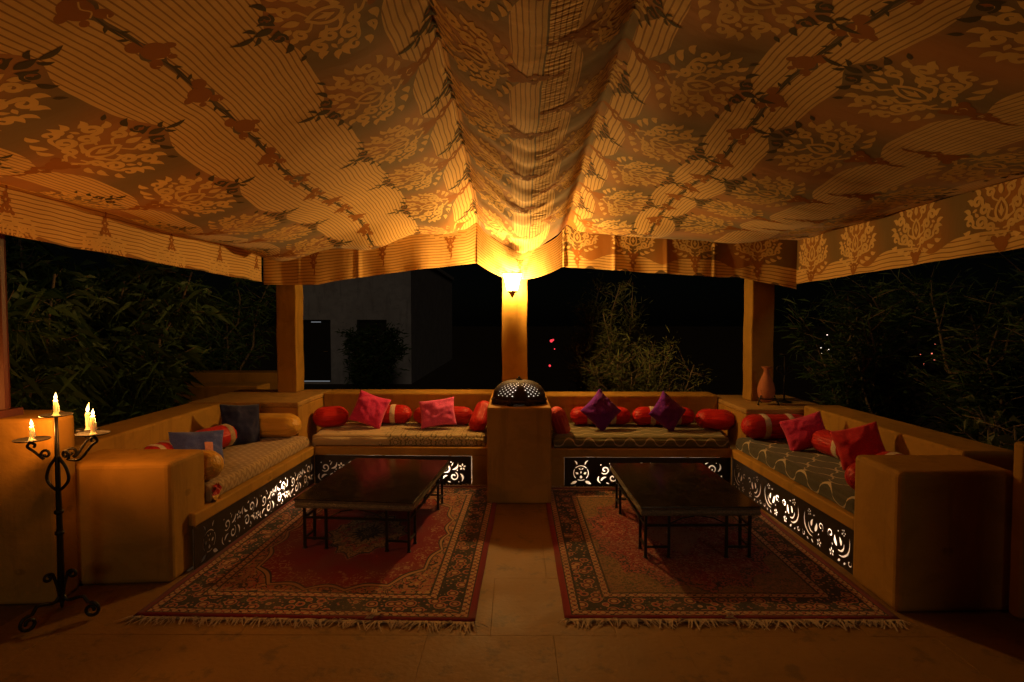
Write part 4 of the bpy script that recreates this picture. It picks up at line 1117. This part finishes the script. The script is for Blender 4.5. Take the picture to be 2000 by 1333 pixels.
def flame_mat():
    t = NT("candle_flame"); o = t.xyz(t.coord()); k = t.m('MULTIPLY', o[2], 26)
    e = t.n.new("ShaderNodeEmission"); t.l.new(t.ramp(k, [(0, (1, .42, .08)), (.35, (1, .72, .32)), (1, (1, .50, .10))]), e.inputs[0]); e.inputs[1].default_value = 10
    t.l.new(e.outputs[0], t.out.inputs[0]); return t.mat
FLAME = flame_mat()
def candle(label, base, h, fl, lean, seed, power):
    e = empty("candle", (cb.location.x + base[0], cb.location.y + base[1], base[2]), 0, label, "candle", "lit candles on the candelabrum")
    mb = MB(); r = .0095
    mb.lathe([(.001, 0), (r * 1.9, 0), (r * 1.5, .004), (r * 1.08, .010), (r, .02), (r * 1.02, h * .5), (r * .97, h - .006), (r * .9, h), (r * .5, h - .004), (.001, h - .005)], 20,
             fn=lambda a, z: 1 + .10 * math.sin(a * 2 + seed + z * 25) + .06 * math.sin(a * 5 + seed))
    mb.tube([(r * .9, 0, h * .85), (r * 1.15, .002, h * .6), (r * 1.25, .002, h * .28), (r * 1.1, 0, h * .18)], [.002, .0035, .005, .002], 8)
    mb.build("wax", WAX, e, smooth=True)
    mb = MB(); mb.tube([(0, 0, h - .005), (.0005, 0, h + .006)], .001, 6); mb.build("wick", IRON, e)
    mb = MB(); n = 12; pr = []
    prof = [(.0008, 0), (.0045, .10), (.0066, .25), (.0066, .40), (.0048, .58), (.0028, .76), (.0012, .92), (.0002, 1)]
    vs = []; seg = 12
    for (rr, t) in prof:
        for k in range(seg): a = 2 * PI * k / seg; vs.append((rr * math.cos(a) + lean * t * t, rr * math.sin(a), t * fl))
    mb.add(vs, [(i * seg + k, i * seg + (k + 1) % seg, (i + 1) * seg + (k + 1) % seg, (i + 1) * seg + k) for i in range(len(prof) - 1) for k in range(seg)] + [tuple(range(seg - 1, -1, -1))])
    f = mb.build("flame", FLAME, e, smooth=True); f.location = (0, 0, h + .001)
    point("candle_light", (0, 0, h + .020), power, CANDLE, .020, e)
    return e
candle("lit white candle on the top tray of the candelabrum", (0, 0, 1.0285), .078, .036, .002, 1, 7.5)
candle("lit white candle on the left tray of the candelabrum", c_left, .070, .034, -.002, 2, 6.5)
candle("lit white candle on the front right tray, its flame short", c_right, .090, .034, .003, 3, 6.5)
candle("lit white candle behind the front right one with a tall leaning flame", c_back, .088, .052, .010, 4, .6)

# ------------------------------------------------------------------ pierced dome lamp on the pier
dl = empty("dome_lamp", (.030, 4.865, .7905), 0, "dark pierced metal dome lamp glowing on the centre pier", "lamp")
mb = MB(); seg = 60; nr = 14; a_, b_ = .228, .160; vs = []
def dome(i, k, s=1.0):
    th = (i / nr) * PI / 2; a = 2 * PI * k / seg
    return (a_ * s * math.cos(th) ** .7 * math.cos(a), a_ * s * .95 * math.cos(th) ** .7 * math.sin(a), .035 + b_ * s * math.sin(th))
fs = []
def is_hole(i, k):
    a = (2 * PI * k / seg + PI / 2) % (2 * PI)
    if a > PI: a -= 2 * PI
    if i < 2 or i > 12: return False
    if abs(a) < .06 + .035 * (9 - i): return False
    return (k % 2 == (i % 2)) if i < 10 else (k % 4 == 2 * (i % 2))
for i in range(nr):
    for k in range(seg):
        q = [dome(i, k), dome(i, k + 1), dome(i + 1, k + 1), dome(i + 1, k)]
        if is_hole(i, k):
            c = [sum(p[j] for p in q) / 4 for j in range(3)]
            m4 = [tuple((q[z][j] + q[(z + 1) % 4][j]) / 2 * .72 + c[j] * .28 for j in range(3)) for z in range(4)]
            for z in range(4):   # diamond hole: corner pieces around it
                mb.add([q[z], q[(z + 1) % 4], m4[z]], [(0, 1, 2)]); mb.add([q[z], m4[z], m4[z - 1]], [(0, 1, 2)])
        else: mb.add(q, [(0, 1, 2, 3)])
DOMEM = simple("sooty_dome_metal", (.030, .017, .011), .75, 0, .2, .4, 25, .3)
d_ = mb.build("pierced_dome", DOMEM, dl)
md = d_.modifiers.new("thickness", 'SOLIDIFY'); md.thickness = .003; md.offset = -1
mb = MB(); mb.lathe([(.236, .018), (.240, .028), (.236, .040), (.224, .044), (.220, .030), (.226, .018)], 40); mb.build("base_rim", DOMEM, dl, smooth=True)
for az in (R(-25), R(205), R(-70), R(250), R(60), R(120)):
    mb = MB(); mb.lathe([(.001, 0), (.022, .0), (.030, .010), (.031, .026), (.024, .044), (.012, .054), (.001, .056)], 14, M=Matrix.Translation((.222 * math.cos(az), .215 * math.sin(az), 0)))
    mb.build("foot", DOMEM, dl, smooth=True)
mb = MB(); mb.lathe([(.030, 0), (.028, .012), (.012, .02), (.010, .035), (.001, .036)], 16, M=Matrix.Translation((0, 0, .192))); mb.build("knob", DARKMETAL, dl, smooth=True)
mb = MB(); mb.add([(-.062, -.212, .046), (.062, -.212, .046), (.004, -.186, .130)], [(0, 1, 2)]); mb.add([(-.062, -.200, .046), (.062, -.200, .046), (.004, -.174, .130)], [(2, 1, 0)])
mb.add([(-.062, -.212, .046), (.062, -.212, .046), (.004, -.186, .130), (-.062, -.200, .046), (.062, -.200, .046), (.004, -.174, .130)], [(0, 3, 4, 1), (1, 4, 5, 2), (2, 5, 3, 0)]); mb.build("front_shield", DOMEM, dl)
mb = MB(); pr = [(.19 * math.cos(t * PI / 24) ** .8, .036 + .132 * math.sin(t * PI / 24)) for t in range(0, 12)] + [(.001, .168)]
mb.lathe(pr[:], 30); del mb.f[-2 if len(mb.f) > 2 else 0]
ln = mb.build("frosted_liner", DIFF, dl, smooth=True)
mb = MB(); mb.lathe([(.001, .01), (.014, .012), (.014, .04), (.026, .066), (.026, .085), (.014, .105), (.001, .110)], 14); mb.build("bulb", BULBGLASS, dl, smooth=True)
point("dome_light", (.0, -.045, .075), .9, (1, .78, .58), .02, dl)
point("dome_light", (.0, .045, .075), .6, (1, .78, .58), .02, dl)

# ------------------------------------------------------------------ vase in its iron stand
vz = empty("vase", (2.368, 5.37, .7005), 0, "terracotta vase with a narrow neck in front of the right column", "vase")
mb = MB(); mb.lathe([(.001, .022), (.040, .022), (.062, .05), (.076, .10), (.078, .14), (.066, .20), (.044, .255), (.028, .29), (.024, .315), (.028, .335), (.044, .352), (.046, .358), (.038, .352), (.02, .33), (.001, .33)], 32)
mb.build("body", TERRA, vz, smooth=True)
mb = MB(); mb.lathe([(.0788, .135), (.0800, .140), (.0788, .146)], 32); mb.build("rim_line", TERRA, vz, smooth=True)
st = empty("vase_stand", (2.368, 5.37, .7005), 0, "low black iron tripod stand under the terracotta vase", "stand")
mb = MB(); mb.tube([(.070 * math.cos(k * PI / 12), .070 * math.sin(k * PI / 12), .058) for k in range(25)], .005, 8); mb.build("ring", IRON, st, smooth=True)
for az in (R(-150), R(-35), R(90)):
    d = Vector((math.cos(az), math.sin(az), 0))
    pts = smooth_pts([d * .072 + Vector((0, 0, .09)), d * .085 + Vector((0, 0, .06)), d * .100 + Vector((0, 0, .030)), d * .115 + Vector((0, 0, .008)), d * .100 + Vector((0, 0, .006))], 6)
    mb = MB(); mb.tube(pts, .006, 8); mb.build("leg", IRON, st, smooth=True)
# dark iron holder standing behind the vase
ih = empty("iron_holder", (2.60, 5.50, .7005), 0, "thin dark iron candle holder on the corner block right of the vase", "candle holder")
mb = MB(); mb.tube([(0, 0, .02), (0, 0, .2), (0, 0, .46)], .008, 8); mb.build("stem", IRON, ih, smooth=True)
mb = MB(); mb.lathe([(.07, 0), (.068, .008), (.03, .016), (.01, .03)], 20); mb.build("base", IRON, ih, smooth=True)
mb = MB(); mb.lathe([(.001, .46), (.045, .463), (.05, .472), (.045, .468), (.001, .466)], 20); mb.build("tray", IRON, ih, smooth=True)
for s in (-1, 1):
    mb = MB(); sp = spiral(s * .045, .33, .035, .01, -1.57, 1.1, 16, s); mb.tube(smooth_pts([(0, 0, .25), (s * .02, 0, .275)], 3) + [(a, 0, b) for a, b in sp], .005, 6); mb.build("side_scroll", IRON, ih, smooth=True)

# ------------------------------------------------------------------ garden walls, grey building
masonry("garden_wall", "low ochre garden wall glimpsed left of the left rear column, the nearer one", "wall", rect(-5.2, -2.99, 6.55, 6.9), -.6, .735, OCHRE_D)
masonry("garden_wall", "low ochre garden wall glimpsed left of the left rear column, the farther one", "wall", rect(-5.6, -2.99, 7.6, 7.95), -.6, .79, OCHRE_D)

bd = empty("grey_building", (-6.0, 18.5, -.6), 0, "dim grey plastered building with two dark doors beyond the left column", "building")
def part(name, mat, boxes, parent, bev=0):
    mb = MB()
    for b in boxes: mb.box(*b)
    return mb.build(name, mat, parent, bevel=bev)
# wall with two door openings; local x: door A -1.02..0.0 ; door B .85..1.82
DA = (-1.05, -.03); DB = (.83, 1.80); HT = 2.10; B0 = .06
part("wall", GREYWALL, [(-1.45, DA[0], 0, .3, 0, 4.2), (DA[1], DB[0], 0, .3, 0, 4.2), (DB[1], 2.60, 0, .3, 0, 4.2), (DA[0], DA[1], 0, .3, HT, 4.2), (DB[0], DB[1], 0, .3, HT, 4.2), (DA[0], DA[1], 0, .3, 0, B0), (DB[0], DB[1], 0, .3, 0, B0)], bd)
part("side_wall", GREYWALL, [(2.35, 2.60, .302, 12.0, 0, 4.2)], bd)
part("roof", GREYWALL, [(-1.55, 2.7, -.1, 12.1, 4.201, 4.35)], bd)
DOORM = simple("dark_door_paint", (.018, .016, .016), .4, 0, .4)
SLIT = emit("light_under_door", (.86, .92, 1.0), .20)
for (d0, d1), slit in ((DA, True), (DB, False)):
    dr = empty("door", ((d0 + d1) / 2, 0, B0)); dr.parent = bd; hw = (d1 - d0) / 2
    z0 = .035 if slit else .002
    mb = MB(); mb.box(-hw + .06, hw - .06, .12, .16, z0, HT - B0 - .09); dr_leaf = mb.build("door_leaf", DOORM, dr)
    mb = MB()
    for a, b in ((.2, .95), (1.1, 1.75)): mb.box(-hw + .18, hw - .18, .112, .1195, a, b)
    mb.build("door_panel", DOORM, dr)
    mb = MB(); mb.box(-hw, -hw + .055, .05, .2, 0, HT - B0); mb.box(hw - .055, hw, .05, .2, 0, HT - B0); mb.box(-hw + .0555, hw - .0555, .05, .2, HT - B0 - .055, HT - B0); mb.build("door_frame", DOORM, dr)
    mb = MB(); mb.tube([(hw - .14, .11, 1.0), (hw - .14, .07, 1.0), (hw - .26, .07, 1.0)], .012, 8); mb.build("handle", BRASS, dr)
    if slit:
        mb = MB(); mb.box(-hw + .06, hw - .06, .18, .19, .004, .034); mb.build("lit_gap", SLIT, dr)
        mb = MB(); mb.box(-.18, .14, .165, .17, HT - B0 - .085, HT - B0 - .062); mb.build("lit_gap", SLIT, dr)

# ------------------------------------------------------------------ shrubs and trees
def leaf_mat(name, c):
    t = NT(name); g_ = t.n.new("ShaderNodeNewGeometry").outputs["Position"]
    n = t.noise(g_, 5, 3); col = t.mix(n, mul(c, .6), mul(c, 1.4))
    t.l.new(col, t.b.inputs["Base Color"]); t.b.inputs["Roughness"].default_value = .5
    tr = t.n.new("ShaderNodeBsdfTranslucent"); t.l.new(col, tr.inputs[0])
    mx = t.n.new("ShaderNodeMixShader"); mx.inputs[0].default_value = .3
    t.l.new(t.b.outputs[0], mx.inputs[1]); t.l.new(tr.outputs[0], mx.inputs[2]); t.l.new(mx.outputs[0], t.out.inputs[0])
    return t.mat
LEAF = leaf_mat("narrow_leaf", (.050, .098, .028)); LEAF2 = leaf_mat("grey_green_leaf", (.125, .150, .055)); LEAF3 = leaf_mat("broad_leaf", (.06, .08, .03))
BARK = simple("twig_bark", (.17, .13, .09), .9)
def shrub(name, label, cat, loc, height, spread, stems, leaves, ll, lw, mat, seed, group, droop=.5, lift=.25, broad=False, lean=(0, 0)):
    e = empty(name, loc, 0, label, cat, group); r_ = random.Random(seed)
    sb = MB(); lv = []; lf = []; tips = []
    for s in range(stems):
        az = r_.uniform(0, 2 * PI); out = spread * r_.uniform(.25, 1.0) * .75; h = height * r_.uniform(.6, 1.0)
        p = Vector((r_.uniform(-.15, .15), r_.uniform(-.15, .15), 0)); pts = [p.copy()]; n = 7
        for k in range(1, n + 1):
            t = k / n
            q = Vector((math.cos(az) * out * t ** 1.4 + lean[0] * t, math.sin(az) * out * t ** 1.4 + lean[1] * t, h * (t - .08 * t * t)))
            q += Vector((r_.gauss(0, .05), r_.gauss(0, .05), r_.gauss(0, .03))) * height * .4
            pts.append(p + q)
        sb.tube(pts, [.020 * (1 - .8 * k / n) * (height / 2.2) + .003 for k in range(n + 1)], 5)
        for k in range(2, n + 1):
            for b in range(6):
                a2 = r_.uniform(0, 2 * PI); L = spread * r_.uniform(.15, .42)
                base = pts[k].lerp(pts[k - 1], r_.random()); dv = Vector((math.cos(a2), math.sin(a2), r_.uniform(-.1, .9))).normalized()
                mid = base + dv * L * .5; tip = base + dv * L + Vector((0, 0, lift * L * r_.uniform(-.6, 1)))
                sb.tube([base, mid, tip], [.006, .004, .002], 4); tips.append((mid, tip))
    per = max(1, leaves // max(1, len(tips)))
    for mid, tip in tips:
        d0 = (tip - mid)
        for k in range(per):
            t = r_.uniform(-1.0, 1.1); b = mid + d0 * t + Vector((r_.gauss(0, .05), r_.gauss(0, .05), r_.gauss(0, .05)))
            d = (d0.normalized() * .7 + Vector((r_.gauss(0, .7), r_.gauss(0, .7), r_.gauss(.3 - droop, .5)))).normalized()
            L = ll * r_.uniform(.55, 1.25); sd = d.cross(Vector((r_.gauss(0, 1), r_.gauss(0, 1), 1))).normalized() * lw * r_.uniform(.7, 1.2)
            m1 = b + d * L * .45; tp = b + d * L - Vector((0, 0, droop * L * r_.uniform(.1, .9)))
            i = len(lv); fold = d.cross(sd).normalized() * lw * .4
            lv += [tuple(b), tuple(m1 + sd - fold), tuple(tp), tuple(m1 - sd - fold)]
            lf += [(i, i + 1, i + 2), (i, i + 2, i + 3)]
    sb.build("stems", BARK, e, smooth=True)
    mb = MB(); mb.v = lv; mb.f = lf; mb.m = [0] * len(lf); mb.build("foliage", mat, e)
    return e
GL = "shrubs outside the left parapet"; GRt = "shrubs outside the right parapet"
shrub("narrow_leaf_shrub", "big dark narrow-leaved shrub with pale stems, left of the left rear column", "shrub", (-4.05, 5.6, -.6), 2.9, 1.15, 20, 19000, .21, .0042, LEAF, 1, GL, .6)
shrub("narrow_leaf_shrub", "dark drooping narrow-leaved shrub behind the candles, nearest the left edge", "shrub", (-4.2, 4.25, -.6), 2.75, 1.1, 17, 17000, .20, .0042, LEAF, 2, GL, .7)
shrub("narrow_leaf_shrub", "dim tall shrub at the far left, beneath the left valance", "shrub", (-5.6, 5.4, -.6), 3.6, 1.3, 13, 10000, .21, .005, LEAF, 3, GL, .6)
shrub("narrow_leaf_shrub", "faint dark shrub just left of the left rear column, behind the garden wall", "shrub", (-5.0, 9.4, -.6), 3.2, 1.3, 10, 4500, .18, .012, LEAF, 4, GL)
shrub("olive_shrub", "rounded grey-green shrub lit behind the purple cushions", "shrub", (1.42, 7.0, -.6), 2.0, .85, 22, 11000, .11, .0075, LEAF2, 5, None, .1, .6)
shrub("slender_tree", "slender leaning tree with sparse foliage right of the middle column", "tree", (1.0, 7.5, -.6), 2.95, .62, 11, 6500, .12, .0075, LEAF2, 6, None, .1, .6, lean=(.05, 0))
shrub("round_bush", "black rounded bush in front of the second door of the grey building", "bush", (-3.9, 15.2, -.6), 2.0, 1.25, 22, 7500, .20, .022, LEAF, 7, None, .3)
shrub("narrow_leaf_shrub", "dark narrow-leaved shrub next to the right column, with white lights behind it", "shrub", (3.75, 6.1, -.6), 2.7, 1.05, 15, 9500, .16, .0062, LEAF, 8, GRt, .3, .5)
shrub("narrow_leaf_shrub", "dark narrow-leaved shrub above the red cushion, with reddish lights behind it", "shrub", (4.35, 5.0, -.6), 2.75, 1.15, 15, 10000, .17, .0062, LEAF, 9, GRt, .3, .5)
shrub("narrow_leaf_shrub", "tall dark shrub reaching the right valance at the picture's right edge", "shrub", (4.6, 4.0, -.6), 3.0, 1.1, 13, 9000, .17, .0062, LEAF, 10, GRt, .3, .5)
shrub("broad_leaf_shrub", "low broad-leaved shrub at the right edge over the right parapet", "shrub", (3.45, 3.75, -.6), 1.6, .55, 9, 700, .10, .032, LEAF3, 11, None, .5, .2)

# ------------------------------------------------------------------ far garden lights
def lights(label, pts, color, k, r, loc):
    e = empty("garden_light_string", loc, 0, label, "string lights")
    m = emit("far_light_" + label.split()[0], color, k)
    mb = MB(); mb.tube(smooth_pts([(p[0], p[1], p[2]) for p in sorted(pts)], 4), .004, 5); mb.build("wire", IRON, e)
    for p in pts:
        mb = MB(); rr = r * p[3]; mb.lathe([(.001, -rr), (rr * .7, -rr * .7), (rr, 0), (rr * .7, rr * .7), (.001, rr)], 8)
        b = mb.build("bulb", m, e, smooth=True); b.location = p[:3]
    return e
lights("white garden lights twinkling through the shrub beside the right column", [(0, 0, 0, 1.3), (-.10, .1, .05, .8), (-.08, .0, .14, .7), (.10, .1, -.12, .7), (-.14, 0, -.06, .6), (.02, .1, .30, .6), (-.05, 0, -.25, .6)], (1, .80, .62), 2.2, .018, (6.15, 11.2, .90))
lights("reddish garden lights seen through the shrub above the red cushion", [(0, 0, 0, .9), (-.32, .1, -.03, .9), (-.2, 0, .0, .7), (-.08, .1, -.12, .8), (-.34, 0, -.18, .8), (-.08, .1, .16, .6), (-.14, 0, .05, .6)], (1, .22, .13), 1.6, .016, (7.35, 9.8, .92))
lights("red lights left of the slender tree right of the middle column", [(0, 0, 0, 1.5), (.05, .1, .02, 1.0), (-.03, .1, -.62, 1.1), (.08, 0, -.20, .6)], (1, .05, .07), 1.2, .026, (.88, 14.0, .98))
lights("tiny white lights among the shrubs behind the candles", [(0, 0, 0, .9), (-.05, 0, .06, .6), (.05, 0, -.03, .8), (.02, 0, .09, .5)], (.75, .85, 1), 1.0, .010, (-6.4, 9.0, 1.26))
